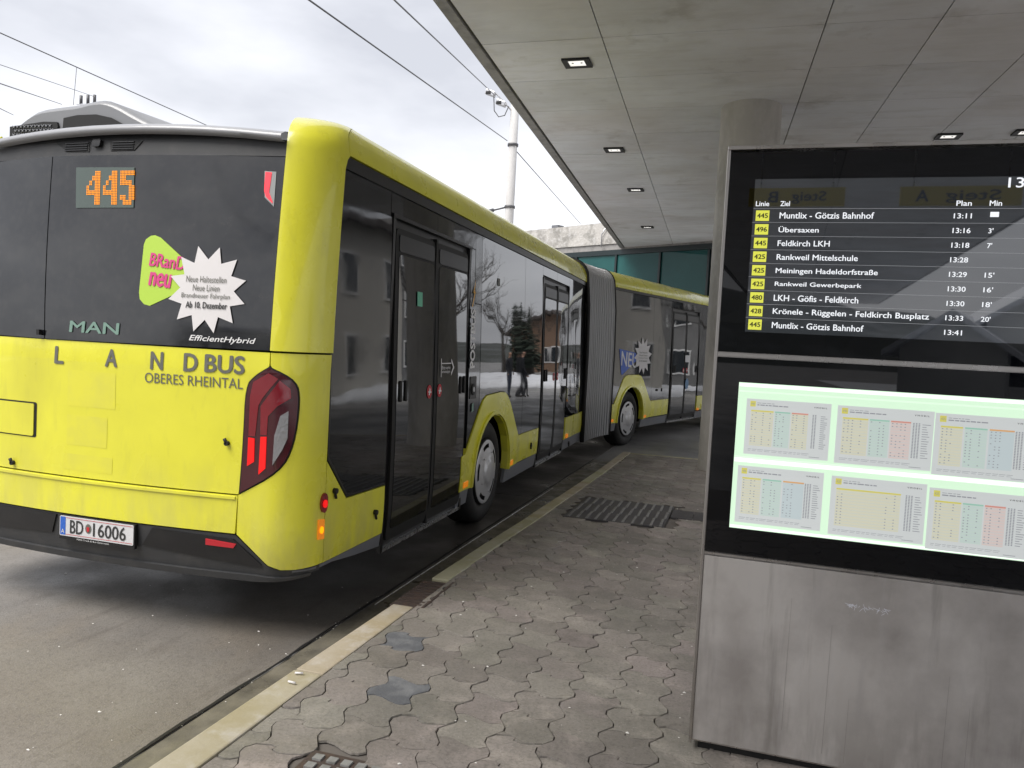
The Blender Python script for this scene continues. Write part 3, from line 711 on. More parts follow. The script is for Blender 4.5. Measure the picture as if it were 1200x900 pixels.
# --- right side, rear section
side = lambda nm, P, m, off=0., th=.03, par=bus: panel(nm, P, Sr, m, par, off=off, th=th, cuts=RC)
side('side_pane', [(.030, .995), (.258, .745), (.757, .735), (.757, 2.44), (.730, 2.44), (.730, 2.600), (.03, 2.600)], GLSB)
side('window_surround', [(.012, .985), (.250, .735), (.760, .724), (.760, .735), (.258, .745), (.03, .995), (.03, 2.600), (.012, 2.600)], DKG, off=.002)
side('top_trim', [(.030, 2.606), (7.45, 2.570), (7.45, 2.618), (.068, 2.678), (.035, 2.655)], DKG, off=.004)
side('lower_side_flap', [(.006, .975), (.242, .728), (.757, .717), (.757, .405), (.008, .405)], YEL, off=.002)
side('grey_skirt', [(.0, .398), (.757, .398), (.757, .315), (.40, .345), (.12, .378), (-.2, .395), (-.2, .385)], GRY, off=-.004)
# header above door one
side('header_panel', [(.738, 2.470), (1.56, 2.455), (1.56, 2.592), (.738, 2.598)], GLSB)
side('header_panel', [(1.566, 2.455), (2.425, 2.452), (2.425, 2.588), (1.566, 2.592)], GLSB)
side('header_panel', [(2.431, 2.0), (2.60, 2.0), (2.60, 2.586), (2.431, 2.588)], GLSB)
side('body_pillar', [(2.315, .735), (2.60, 1.07), (2.60, 1.994), (2.431, 1.994), (2.431, 2.446), (2.315, 2.446)], GLSB, off=-.002)
side('door_sill_trim', [(.760, 2.445), (2.31, 2.436), (2.31, 2.456), (.76, 2.47)], DKG, off=.012)
def archpts(sc_, zc=.47, r_=.54, n=10, z0=.42):
    a0 = math.asin((z0-zc)/r_); return [(sc_-r_*math.cos(a0+(math.pi-2*a0)*k/n), zc+r_*math.sin(a0+(math.pi-2*a0)*k/n)) for k in range(n+1)]
side('wheel_arch', [(2.19, .425), (2.19, .722), (2.272, .730), (2.638, 1.112), (2.70, 1.165), (2.80, 1.198), (3.22, 1.210), (3.36, 1.200), (3.45, 1.165), (3.56, 1.08), (3.90, .728), (3.92, .724), (3.92, .436)]+archpts(3.03)[::-1], YEL, off=.010, th=.07)
side('arch_lip', [(3.03+.575*math.cos(R(a)), .47+.575*math.sin(R(a))) for a in range(-5, 186, 10)]+[(3.03+.545*math.cos(R(a)), .47+.545*math.sin(R(a))) for a in range(185, -6, -10)], YEL, off=.028, th=.03)
side('lower_side_flap', [(3.926, .436), (3.926, .724), (4.78, .724), (4.78, .432)], YEL, off=.002)
side('side_pane', [(2.606, 1.088), (2.69, 1.172), (2.79, 1.206), (3.21, 1.218), (3.37, 1.208), (3.46, 1.172), (3.57, 1.088), (3.91, .733), (4.025, .733), (4.025, 2.578), (2.606, 2.586)], GLS)
side('side_pane', [(4.031, .733), (4.78, .730), (4.78, 2.572), (4.031, 2.578)], GLS)
side('header_panel', [(4.786, 2.475), (5.50, 2.47), (5.50, 2.572), (4.786, 2.573)], GLS)
side('header_panel', [(5.506, 2.47), (6.24, 2.465), (6.24, 2.571), (5.506, 2.572)], GLS)
side('side_pane', [(6.246, .73), (7.40, .735), (7.40, 2.565), (6.246, 2.571)], GLS)
side('lower_side_flap', [(6.246, .43), (7.40, .43), (7.40, .727), (6.246, .724)], YEL, off=.002)
for a, b in ((2.195, 2.46), (3.56, 4.78), (6.246, 7.40)):
    side('grey_skirt', [(a, .418 if a > 3 else .42), (b, .425), (b, .285), (a, .28)], GRY, off=-.006)
for a in (2.27, 3.64, 6.33): side('side_reflector', [(a, .445), (a+.11, .445), (a+.11, .495), (a, .495)], ORG, off=.016, th=.01)
for a, b in ((4.45, .56), (6.6, .34)):
    bm = bmesh.new(); p = Sr(a, b); add_tube(bm, [p, p+Vector((.022, 0, 0))], .014, 8); add_tube(bm, [p+Vector((.01, 0, .03)), p+Vector((.012, 0, -.04))], .010, 6); bm_obj('flap_lock', bm, RUB, bus)
# --- doors
def make_door(S, a0, a1, z0, z1, stop=True, open_cut=None):
    d = panel('passenger_door', [(a0, z0), (a1, z0), (a1, z1), (a0, z1)], S, DKG, bus, off=-.02, th=.03, cuts=FC)
    mid = (a0+a1)/2
    for k, (l, r_) in enumerate(((a0+.045, mid-.012), (mid+.012, a1-.045))):
        out_ = rnd_poly(l, z0+.04, r_, z1-.05, .05)
        panel('leaf_frame', out_, S, RUB, d, off=.0, th=.03, cuts=FC)
        panel('door_glass', rnd_poly(l+.05, z0+.12, r_-.03, z1-.22, .03), S, GLS, d, off=.004, th=.012, cuts=FC)
        panel('top_cover', rnd_poly(l+.05, z1-.20, r_-.03, z1-.09, .02), S, DKG, d, off=.006, th=.012, cuts=FC)
        hx = l+.09 if k == 0 else r_-.16
        for q in (0, .085):
            panel('handle', rnd_poly(hx+q, 1.25, hx+q+.03, 1.39, .014), S, RUB, d, off=.014, th=.02)
    panel('edge_seal', [(mid-.014, z0+.02), (mid+.014, z0+.02), (mid+.014, z1-.03), (mid-.014, z1-.03)], S, RUB, d, off=.012, th=.03)
    for q in (a0, a1): panel('door_post', [(q-.02, z0-.02), (q+.02, z0-.02), (q+.02, z1+.01), (q-.02, z1+.01)], S, DKG, d, off=.008, th=.03)
    panel('door_step', [(a0, z0-.025), (a1, z0-.025), (a1, z0+.0), (a0, z0+.0)], S, CHR, d, off=.004, th=.03)
    bt_ = []
    for q in (mid-.10, mid+.10):
        b_ = panel('sticker_ring', disc_poly(q, 1.295, .046, .05), S, REDP, d, off=.008, th=0)
        panel('sticker_sign', [(q-.016, 1.27), (q+.004, 1.27), (q+.018, 1.31), (q, 1.325)], S, WHT, b_, off=.010, th=0)
        panel('sticker_sign', [(q-.028, 1.290), (q+.03, 1.285), (q+.03, 1.296), (q-.028, 1.30)], S, WHT, b_, off=.011, th=0)
    return d
d1 = make_door(Sr, .785, 2.285, .285, 2.438)
text('lettering', 'Bitte vorne', Sr, 1.665, 1.452, 1.84, 1.480, WHT, d1, off=.012)
text('lettering', 'einsteigen', Sr, 1.665, 1.418, 1.84, 1.446, WHT, d1, off=.012)
panel('arrow_sign', [(1.645, 1.395), (1.655, 1.395), (1.655, 1.535), (1.645, 1.535)], Sr, WHT, d1, off=.012, th=0)
panel('arrow_sign', [(1.86, 1.40), (1.925, 1.467), (1.86, 1.535), (1.86, 1.51), (1.90, 1.467), (1.86, 1.422)], Sr, WHT, d1, off=.012, th=0)
panel('arrow_sign', [(1.655, 1.494), (1.86, 1.494), (1.86, 1.502), (1.655, 1.502)], Sr, WHT, d1, off=.012, th=0)
d2 = make_door(Sr, 4.81, 6.22, .285, 2.438)
panel('exit_sticker', [(1.18, 1.90), (1.27, 1.90), (1.27, 2.0), (1.18, 2.0)], Sr, mk('green_sticker', (.10, .45, .28), .4), d1, off=.010, th=0)
# POSTBUS lettering and horn emblem
pp = [o for o in bpy.data.objects if o.name.startswith('body_pillar')][0]
text('lettering', 'POSTBUS', Sr, 2.325, 1.455, 2.435, 1.945, WHT, pp, off=.004, bold=.05, rot=90)
panel('wing_emblem', [(2.345, 1.97), (2.40, 2.08), (2.37, 2.08), (2.425, 2.20), (2.405, 2.09), (2.43, 2.10), (2.36, 1.96)], Sr, ORP, pp, off=.004, th=0)
wp = [o for o in bpy.data.objects if o.name.startswith('side_pane')]
bt1 = panel('door_button', disc_poly(2.41, 1.27, .045, .05), Sr, RUB, bus, off=.012, th=.02)
panel('button_ring', disc_poly(2.41, 1.27, .02, .022), Sr, CHR, bt1, off=.016, th=.01)
panel('recess_plate', rnd_poly(2.345, 1.19, 2.50, 1.38, .01), Sr, DKG, bus, off=.004, th=.01)
panel('wheelchair_sticker', [(2.39, 1.075), (2.44, 1.085), (2.44, 1.155), (2.39, 1.145)], Sr, MINT, bus, off=.006, th=0)
panel('small_label', [(3.05, 2.20), (3.12, 2.20), (3.12, 2.27), (3.05, 2.27)], Sr, GPR, bus, off=.004, th=0)
# --- left side of the rear section (not seen, kept simple)
panel('left_window_band', mir([(.03, .76), (7.4, .76), (7.4, 2.60), (.03, 2.60)]), Sr, GLSB, bus, th=.03, cuts=RC)
panel('left_lower_panel', mir([(.006, .40), (2.4, .40), (2.4, 1.03), (3.6, 1.03), (3.6, .40), (7.4, .40), (7.4, .75), (.006, .75)]), Sr, YEL, bus, th=.03, cuts=RC)

# --- front section
fs = lambda nm, P, m, off=0., th=.03, par=bus, S=Sf: panel(nm, P, S, m, par, off=off, th=th, cuts=FC)
A0 = -3.32
fs('roof_rail', [(A0, 2.665), (FEND, 2.70), (FEND, 3.16), (A0, 3.16)], YEL, .012, .12)
fs('top_trim', [(A0, 2.625), (FEND, 2.66), (FEND, 2.695), (A0, 2.66)], DKG, .004)
zt = 2.62
fs('wheel_arch', [(-3.30, .42), (-3.30, .725), (-3.13, .735), (-2.80, 1.15), (-2.72, 1.20), (-2.60, 1.22), (-2.16, 1.22), (-2.04, 1.20), (-1.95, 1.14), (-1.56, .74), (-1.54, .735), (-1.54, .44)]+archpts(-2.42)[::-1], YEL, .010, .07)
fs('arch_lip', [(-2.42+.57*math.cos(R(a)), .47+.57*math.sin(R(a))) for a in range(-5, 186, 10)]+[(-2.42+.545*math.cos(R(a)), .47+.545*math.sin(R(a))) for a in range(185, -6, -10)], YEL, .028, .03)
fs('side_pane', [(A0, .742), (-3.14, .742), (-2.81, 1.158), (-2.73, 1.207), (-2.62, 1.228), (-2.15, 1.228), (-2.03, 1.207), (-1.94, 1.148), (-1.55, .745), (-1.51, .745), (-1.51, zt), (A0, zt)], GLSB)
fs('side_pane', [(-1.504, .745), (-.62, .745), (-.62, zt+.01), (-1.504, zt)], GLSB)
fs('header_panel', [(-.615, 2.50), (1.06, 2.51), (1.06, zt+.025), (-.615, zt+.01)], GLSB)
fs('side_pane', [(1.065, .76), (3.2, .76), (3.2, zt+.04), (1.065, zt+.025)], GLSB)
fs('side_pane', [(4.6, .76), (FEND, .76), (FEND, zt+.05), (4.6, zt+.05)], GLSB)
fs('lower_side_flap', [(-1.535, .44), (-.62, .45), (-.62, .745), (-1.535, .737)], YEL, .002)
fs('lower_side_flap', [(1.065, .45), (2.15, .45), (2.15, .752), (1.065, .752)], YEL, .002)
fs('lower_side_flap', [(3.35, .45), (3.6, .45), (3.6, .752), (3.35, .752)], YEL, .002)
for a, b in ((-3.30, -2.97), (-1.88, -.62), (1.065, 2.15)): fs('grey_skirt', [(a, .415), (b, .43), (b, .285), (a, .27)], GRY, -.006)
for a in (-3.22, -1.82, 1.1): fs('side_reflector', [(a, .445), (a+.11, .445), (a+.11, .49), (a, .49)], ORG, .016, .01)
d3 = make_door(Sf, -.58, 1.03, .30, 2.49)
make_door(Sf, 3.25, 4.55, .30, 2.49)
panel('blue_sticker', disc_poly(.33, 1.02, .10, .11), Sf, mk('sticker_blue', (.05, .18, .35), .4), d3, off=.02, th=0)
bt2 = panel('sticker_label', rnd_poly(.18, 1.46, .47, 1.60, .02), Sf, WHT, d3, off=.018, th=0)
# NEU sticker
nb = fs('blue_sticker', [(-3.00, 1.66), (-2.30, 1.60), (-2.30, 1.46), (-2.86, 1.22), (-2.90, 1.24)], BLU, .006, 0)
text('lettering', 'NEU', rotS(Sf, -2.6, 1.5, R(-4)), -2.91, 1.36, -2.24, 1.60, WHT, nb, off=.009, bold=.02)
pts = []
for k in range(24):
    a = R(90+7+15*k); q = (1.0 if k % 2 == 0 else .66)
    pts.append((-1.99+.40*q*math.cos(a), 1.555+.335*q*math.sin(a)))
sb = fs('star_sticker', pts, STW, .011, 0)
for i, (tx, bo) in enumerate((('Neue Haltestellen', 0), ('Neue Linien', 0), ('Brandneuer Fahrplan', 0), ('Ab 10. Dezember', .02))):
    text('lettering', tx, Sf, -2.17-.02*(i == 2), 1.60-.05*i, -1.80+.02*(i == 2), 1.63-.05*i, GPR, sb, off=.014, bold=bo)
bm = bmesh.new(); p = Sf(-1.25, .93); add_tube(bm, [p, p+FN*.02], .02, 8); bm_obj('flap_lock', bm, RUB, bus)
bm = bmesh.new(); p = Sf(-1.0, .93); add_tube(bm, [p+Vector((0, 0, .03)), p+Vector((0, 0, -.03))], .015, 8); bm_obj('flap_lock', bm, RUB, bus)
fs('left_window_band', [(A0, .76), (FEND, .76), (FEND, 2.62), (A0, 2.62)], GLSB, S=lambda s, v: SfL(s, v))
bpy.data.objects['left_window_band.001'].data.flip_normals()
fs('left_lower_panel', [(A0, .35), (-3.0, .35), (-3.0, 1.0), (-1.85, 1.0), (-1.85, .35), (2.2, .35), (2.2, 1.0), (3.3, 1.0), (3.3, .35), (FEND, .35), (FEND, .75), (A0, .75)], YEL, S=lambda s, v: SfL(s, v))
# front end: windscreen, mask, bumper
fr = lambda x, z: fc+FT*(FEND+.28-.22*abs(x/1.275)**3-.10*max(0, z-1.0))+FN*x+Vector((0, 0, z))
FCX = ([-1.2+.2*k for k in range(13)], [])
panel('windscreen', [(-1.22, 1.0), (1.22, 1.0), (1.20, 2.55), (-1.20, 2.55)], fr, GLS, bus, th=.03, cuts=FCX, sgn=1)
panel('front_mask', [(-1.23, .32), (1.23, .32), (1.22, .99), (-1.22, .99)], fr, YEL, bus, th=.03, cuts=FCX)
panel('front_mask', [(-1.21, 2.56), (1.21, 2.56), (1.0, 2.86), (-1.0, 2.86)], fr, YEL, bus, th=.03, cuts=FCX)

# --- bellows
bel_n = 13
def sect(r_out):
    w_, zt_, zb = 1.275-.01+r_out, 2.93+r_out*.6, .27
    pts = [(w_, zb, 0)]
    pts += [(w_, .9), (w_, 1.6), (w_-.02, 2.3)]
    for k in range(6):
        a = R(90*k/5); pts.append((w_-.06-.26+.26*math.cos(a), zt_-.26+.26*math.sin(a)))
    L_ = [(p[0], p[1]) for p in pts]
    return L_+[(-x, z) for x, z in L_[::-1]]
frames = []
c0 = Vector((BCX, 11.16, 0)); c1 = fc+FT*(A0+.02)
for k in range(bel_n*4+1):
    t = k/(bel_n*4); ang = FA*t
    # hermite centre line
    h00 = 2*t**3-3*t*t+1; h10 = t**3-2*t*t+t; h01 = -2*t**3+3*t*t; h11 = t**3-t*t; Ld = (c1-c0).length
    c = c0*h00+Vector((0, 1, 0))*Ld*h10+c1*h01+FT*Ld*h11
    frames.append((c, ang, t))
vv, ff = [], []; prev = None
for k, (c, ang, t) in enumerate(frames):
    ph = (k % 4); ro = {0: -.075, 1: .0, 2: .03, 3: .0}[ph]+.02
    n_ = Vector((math.cos(ang), -math.sin(ang), 0)); b0 = len(vv); ss = sect(ro)
    for x, z in ss: vv.append(c+n_*x+Vector((0, 0, z)))
    if prev is not None:
        for q in range(len(ss)-1): ff.append((prev+q, prev+q+1, b0+q+1, b0+q))
    prev = b0
bl = fb('bellows', vv, ff, BEL, bus, smooth=True)
for k in range(2, len(frames), 4):
    c, ang, t = frames[k]; n_ = Vector((math.cos(ang), -math.sin(ang), 0))
    tube('bellows_hoop', [c+n_*x+Vector((0, 0, z)) for x, z in sect(.052)], .008, BELH, bl, 4)
for c, ang, t in (frames[0], frames[-1]):
    n_ = Vector((math.cos(ang), -math.sin(ang), 0)); tube('bellows_end_frame', [c+n_*x+Vector((0, 0, z)) for x, z in sect(.03)], .035, RUB, bl, 6)

# --- wheels
def wheel(px, py, ang, name='wheel', rr=.48, side_=1):
    wh = empty(name, (px, py, rr), ang); wh.parent = bus; wh.matrix_parent_inverse = WM(bus).inverted()
    ex = Vector((math.cos(ang), math.sin(ang), 0))*side_; ey = Vector((-math.sin(ang), math.cos(ang), 0))
    O = Vector((px, py, rr))
    def lathe(nm, prof_, mat_, seg=48, skip=None, smooth=True):
        bm = bmesh.new(); rings = []
        for x, r_ in prof_:
            rings.append([bm.verts.new(O+ex*x+ey*r_*math.cos(k*math.tau/seg)+Vector((0, 0, r_*math.sin(k*math.tau/seg)))) for k in range(seg)])
        for i in range(len(rings)-1):
            for k in range(seg):
                if skip and skip(i, k): continue
                bm.faces.new((rings[i][k], rings[i][(k+1) % seg], rings[i+1][(k+1) % seg], rings[i+1][k])).smooth = smooth
        return bm_obj(nm, bm, mat_, wh)
    lathe('tyre', [(-.29, .30), (-.29, .43), (-.27, .465), (-.235, .48), (-.22, .475), (-.17, .48), (-.15, .475), (-.10, .48), (-.06, .475), (-.025, .465), (-.004, .435), (.004, .40), (.002, .37), (-.01, .335), (-.03, .30), (-.06, .29)], TYR)
    lathe('rim', [(-.02, .305), (.002, .302), (.004, .293), (-.015, .285), (-.05, .28), (-.05, .02)], RUB)
    seg = 60
    hub = lathe('wheel_cover', [(-.004, .300), (.006, .292), (.010, .276), (.012, .262), (.016, .225), (.020, .20), (.030, .165), (.030, .12), (.040, .115), (.046, .08), (.050, .0)], HUB, seg, skip=lambda i, k: i == 3 and (k % 12) in (2, 3, 4, 5, 6, 7))
    for k in range(5):
        a = k*math.tau/5+math.tau*4.75/60+.0; bm = bmesh.new(); add_tube(bm, [O+ex*.027+ey*.19*math.cos(a+.62)+Vector((0, 0, .19*math.sin(a+.62))), O+ex*.036+ey*.19*math.cos(a+.62)+Vector((0, 0, .19*math.sin(a+.62)))], .007, 6); bm_obj('wheel_nut', bm, HUB, hub)
wheel(-2.155, 6.73, 0)
w2 = FP+FT*-2.45-FN*.035; wheel(w2.x, w2.y, -FA)
w3 = FP+FT*2.75-FN*.06; wheel(w3.x, w3.y, -FA)
wheel(2*BCX+2.155, 6.73, 0, side_=-1)
w2 = FP+FT*-2.45-FN*2.51; wheel(w2.x, w2.y, -FA, side_=-1)
w3 = FP+FT*2.75-FN*2.49; wheel(w3.x, w3.y, -FA, side_=-1)

# --- roof unit at the rear
ru = empty('roof_unit', (-4.1, 5.2, 2.76)); ru.parent = bus; ru.matrix_parent_inverse = WM(bus).inverted()
outl = [(-5.0, 2.74), (-4.62, 2.96), (-4.52, 3.03), (-4.32, 3.06), (-4.16, 3.068), (-4.06, 3.088), (-3.96, 3.092), (-3.86, 3.06), (-3.72, 2.99), (-3.58, 2.93), (-3.40, 2.87), (-3.10, 2.77), (-3.05, 2.74)]
outl = [(-4.67, 2.58), (-4.68, 2.80), (-4.66, 2.96), (-4.60, 3.00), (-4.50, 3.045)]+[(x, z) for x, z in outl if x > -4.4]
outl = chaik(outl, 1)
cxm = -3.9
bm = bmesh.new(); rings = []
for yy, f_, dz in ((4.02, .985, -.03), (4.06, 1, 0), (4.9, 1.02, .02), (6.6, 1.02, .02), (7.2, .95, -.05)):
    rings.append([bm.verts.new((cxm+(x-cxm)*f_, yy, 2.74+(z-2.74)*f_+dz*(z > 2.85))) for x, z in outl])
for i in range(len(rings)-1):
    for k in range(len(outl)-1): bm.faces.new((rings[i][k], rings[i][k+1], rings[i+1][k+1], rings[i+1][k])).smooth = True
bm.faces.new(rings[0]); bm.faces.new(rings[-1])
hs = bm_obj('fairing', bm, mk('roof_pod_paint', (.21, .215, .225), .32, coat=.1), ru)
def fl4(nm, pts, y_, th, mat, par):
    bm = bmesh.new(); a = [bm.verts.new((x, y_, z)) for x, z in pts]; b = [bm.verts.new((x, y_+th, z)) for x, z in pts]
    bm.faces.new(a); bm.faces.new(b[::-1]); n = len(pts)
    for i in range(n): bm.faces.new((a[i], b[i], b[(i+1) % n], a[(i+1) % n]))
    return bm_obj(nm, bm, mat, par)
fl4('intake_opening', [(-4.27, 2.855), (-4.26, 2.975), (-4.15, 2.99), (-4.0, 2.99), (-3.88, 2.965), (-3.74, 2.90), (-3.66, 2.868)], 4.008, .05, RUB, hs)
gl = fl4('intake_grille', [(-4.70, 2.84), (-4.70, 2.93), (-4.42, 2.955), (-4.31, 2.95), (-4.30, 2.92), (-4.32, 2.885)], 4.004, .05, RUB, hs)
bm = bmesh.new()
for i in range(12):
    for j in range(3):
        cx_, cz_ = -4.66+.03*i+.015*(j % 2), 2.872+.026*j
        if cx_ < -4.33: add_tube(bm, [(cx_-.011, 4.0, cz_-.01), (cx_+.011, 4.0, cz_+.01)], .003, 4); add_tube(bm, [(cx_-.011, 4.0, cz_+.01), (cx_+.011, 4.0, cz_-.01)], .003, 4)
bm_obj('grille_mesh', bm, GRY, gl)
box('roof_box', (-4.25, 4.45, 3.085), (.10, .12, .03), GRY, ru, bev=.008)
# ------------------------------------------------------------------ canopy
ZC = 4.85
can = empty('station_canopy', (0, 0, ZC), label='flat concrete canopy roof over the platform with board-marked soffit panels', cat='canopy')
CP = [(-.86, -40), (5.7, -40), (4.3, 11.5), (3.3, 16.2), (1.6, 20.95), (-3.71, 24.3)]
prism('roof_slab', CP, ZC+.028, ZC+.55, JNT, can)
def edge_l(y, d=0): return -1.70-(y+21)*.04437+d
def clip(poly, a, b):      # keep left of a->b
    o = []; n = len(poly)
    def sd(p): return (b[0]-a[0])*(p[1]-a[1])-(b[1]-a[1])*(p[0]-a[0])
    for i in range(n):
        p, q = poly[i], poly[(i+1) % n]; sp, sq = sd(p), sd(q)
        if sp >= 0: o.append(p)
        if sp*sq < 0: t = sp/(sp-sq); o.append((p[0]+(q[0]-p[0])*t, p[1]+(q[1]-p[1])*t))
    return o
inner = [(edge_l(-40, .16), -39.98), (5.68, -39.98), (4.28, 11.5), (3.28, 16.2), (1.58, 20.93), (edge_l(24.3, .16), 24.2)]
def clip_all(p):
    for i in range(6):
        p = clip(p, inner[i], inner[(i+1) % 6])
        if len(p) < 3: return None
    return p
SX = [-5.2, -1.51, .63, 1.63, 2.63, 3.63, 4.63, 6.8]
sx = lambda s, y: s-.031*(y-7.3)
def pan(y0, y1, a, b, par, gap=.006):
    ga = 0 if a == SX[0] else gap
    q = [(sx(a, y0)+gap, y0+gap), (sx(b, y0)-gap, y0+gap), (sx(b, y1)-gap, y1-gap), (sx(a, y1)+gap, y1-gap)]
    q = clip_all(q)
    if q and len(q) >= 3: prism('soffit_panel', q, ZC+random.uniform(0, .002), ZC+.04, CONC, par)
row = 7.94-1.18*6
while row < 24.5:
    for a, b in zip(SX, SX[1:]): pan(row, row+1.18, a, b, can)
    row += 1.18
row = 7.94-1.18*6
while row > -40:
    for a, b in ((SX[0], SX[2]), (SX[2], SX[-1])): pan(row-4.72, row, a, b, can)
    row -= 4.72
EA, EB = (edge_l(-40), -40), (edge_l(24.25), 24.25)
prism('drip_edge', [EA, (EA[0]+.125, -40), (EB[0]+.125, 24.2), EB], ZC-.012, ZC+.56, CONE, can)
for (x0, y0), (x1, y1) in zip(CP[:-2], CP[1:-1]):
    d_ = Vector((x1-x0, y1-y0)).normalized(); nx, ny = d_.y, -d_.x; e = .003
    prism('drip_edge', [(x0+d_.x*e-nx*.001, y0+d_.y*e-ny*.001), (x1-d_.x*e-nx*.001, y1-d_.y*e-ny*.001), (x1-d_.x*e+nx*.05, y1-d_.y*e+ny*.05), (x0+d_.x*e+nx*.05, y0+d_.y*e+ny*.05)], ZC-.01, ZC+.56, CONE, can)

# column
ccx, ccy, cr_ = -.015, 10.45, .375
bm = bmesh.new(); seg = 96; rings = []
for z in (.14, ZC+.03):
    ring = []
    for k in range(seg):
        a = k*math.tau/seg; r_ = cr_-(.007 if k % 12 == 3 else 0); ring.append(bm.verts.new((ccx+r_*math.cos(a), ccy+r_*math.sin(a), z)))
    rings.append(ring)
for k in range(seg): bm.faces.new((rings[0][k], rings[0][(k+1) % seg], rings[1][(k+1) % seg], rings[1][k])).smooth = True
bm_obj('x', bm, COLM).name = 'concrete_column'
tag(bpy.data.objects['concrete_column'], 'round board-marked concrete column carrying the canopy, behind the timetable board', 'column')

# downlights
def downlight(x, y, lab):
    d = empty('recessed_downlight', (x, y, ZC), label=lab, cat='ceiling light', group='square downlights in the canopy soffit')
    w_, h_ = .31, .26
    bm = bmesh.new()
    for cx_, cy_, a, b in ((0, -h_/2+.0175, w_, .035), (0, h_/2-.0175, w_, .035), (-w_/2+.03, 0, .06, h_-.07), (w_/2-.03, 0, .06, h_-.07)): add_box(bm, (x+cx_, y+cy_, ZC-.006), (a, b, .035))
    bm_obj('frame', bm, RUB, d)
    box('lamp_glass', (x, y, ZC-.004), (w_-.124, h_-.074, .012), LMPG, d)
    bm = bmesh.new()
    for sx_ in (-.05, .05): add_tube(bm, [(x+sx_, y, ZC-.0105), (x+sx_, y, ZC-.014)], .012, 8)
    bm_obj('lens', bm, GPR, d)
downlight(-1.915, 8.57, 'largest square downlight in the soffit, nearest the camera')
downlight(-2.075, 12.36, 'second square downlight along the canopy edge row, beyond the nearest one')
downlight(-2.12, 15.45, 'third small downlight along the canopy edge row')
downlight(-2.40, 20.1, 'farthest tiny downlight of the canopy edge row, close to the glass building')
downlight(2.61, 11.97, 'bright square downlight seen just above the timetable board top edge')
downlight(3.52, 11.85, 'downlight at the right photo edge above the timetable board')

# ------------------------------------------------------------------ timetable board
KA = R(-1); KT = Vector((math.cos(KA), math.sin(KA), 0)); KN = Vector((math.sin(KA), -math.cos(KA), 0)); KP = Vector((-.0735, 2.977, 0))
K = lambda a, z: KP+KT*a+Vector((0, 0, z))
kio = empty('timetable_display', K(.58, .16), label='tall stainless steel timetable stand with black glass, departure screen and lit timetables', cat='information display')
def kb(nm, a0, a1, z0, z1, d0, d1, mat, par=kio, bev=0):   # d positive towards the viewer
    c = K((a0+a1)/2, (z0+z1)/2)+KN*((d0+d1)/2)
    return box(nm, c, (a1-a0, abs(d1-d0), z1-z0), mat, par, Matrix.Rotation(KA, 3, 'Z'), bev)
KWD = 1.175
kb('cabinet', .004, KWD-.004, .19, 2.425, -.20, -.012, STL)
kb('plinth', .03, KWD-.03, .15, .19, -.18, -.03, RUB)
for a0, a1 in ((-.004, .007), (KWD-.007, KWD+.004)): kb('side_frame', a0, a1, .185, 2.432, -.20, .004, STL, bev=.0015)
kb('top_frame', -.003, KWD+.003, 2.4325, 2.447, -.20, .006, STL, bev=.0015)
up_ = kb('upper_glass', .0085, KWD-.0085, 1.690, 2.424, -.010, .0, KBL, bev=.001)
kb('trim_strip', .0085, KWD-.0085, 1.6735, 1.6865, -.010, .001, STL)
low_ = kb('lower_glass', .0085, KWD-.0085, .934, 1.670, -.010, .0, KBL, bev=.001)
kb('trim_strip', .0085, KWD-.0085, .9235, .9305, -.010, .000, STL)
kb('steel_door', .0095, KWD-.0095, .200, .917, -.012, .0, STLP, bev=.0015)
# departure screen
scr = panel('screen', [(.100, 1.768), (1.065, 1.768), (1.065, 2.325), (.100, 2.325)], K, LCD, up_, off=.0006, th=0)
def T(tx, a, z, h, w_, mat=LCDT, bold=.0, par=scr): return text('lettering', tx, K, a, z, a+w_, z+h, mat, par, off=.0016, bold=bold)
T('Linie', .108, 2.2275, .0175, .046, bold=.015); T('Ziel', .193, 2.2275, .0175, .032, bold=.015); T('Plan', .762, 2.2275, .0175, .046, bold=.015); T('Min', .862, 2.2275, .0175, .036, bold=.015)
T('13:11', .912, 2.288, .033, .115, bold=.01)
rows = [('445', 'Muntlix - Götzis Bahnhof', '13:11', ''), ('496', 'Übersaxen', '13:16', "3'"), ('445', 'Feldkirch LKH', '13:18', "7'"), ('425', 'Rankweil Mittelschule', '13:28', ''), ('425', 'Meiningen Hadeldorfstraße', '13:29', "15'"), ('425', 'Rankweil Gewerbepark', '13:30', "16'"), ('480', 'LKH - Göfis - Feldkirch', '13:30', "18'"), ('428', 'Krönele - Rüggelen - Feldkirch Busplatz', '13:33', "20'"), ('445', 'Muntlix - Götzis Bahnhof', '13:41', '')]
WD = [.314, .136, .176, .272, .340, .291, .284, .513, .308]
for i, (l, dst, tm, mn) in enumerate(rows):
    z = 2.193-.0497*i
    bd = panel('line_badge', [(.110, z-.019), (.157, z-.019), (.157, z+.019), (.110, z+.019)], K, LCDY, scr, off=.0012, th=0)
    text('lettering', l, K, .115, z-.0085, .152, z+.0085, BLK, bd, off=.002, bold=.03)
    desc = 'g' in dst or 'ß' in dst
    hh = .024 if desc else .020
    if 'Ü' in dst or 'ö' in dst: hh += .002
    T(dst, .193, z-.010-(.004 if 'g' in dst or 'R' == 'x' else 0), hh, WD[i], bold=.012)
    T(tm, .757, z-.008, .017, .054, bold=.015)
    if mn: T(mn, .865, z-.008, .017, .014 if len(mn) == 2 else .028, bold=.015)
    panel('row_line', [(.100, z+.0252), (1.065, z+.0252), (1.065, z+.0262), (.100, z+.0262)], K, LCDL, scr, off=.0011, th=0)
ic = panel('bus_symbol', [(.866, 2.190), (.892, 2.190), (.892, 2.207), (.866, 2.207)], K, LCDT, scr, off=.0016, th=0)
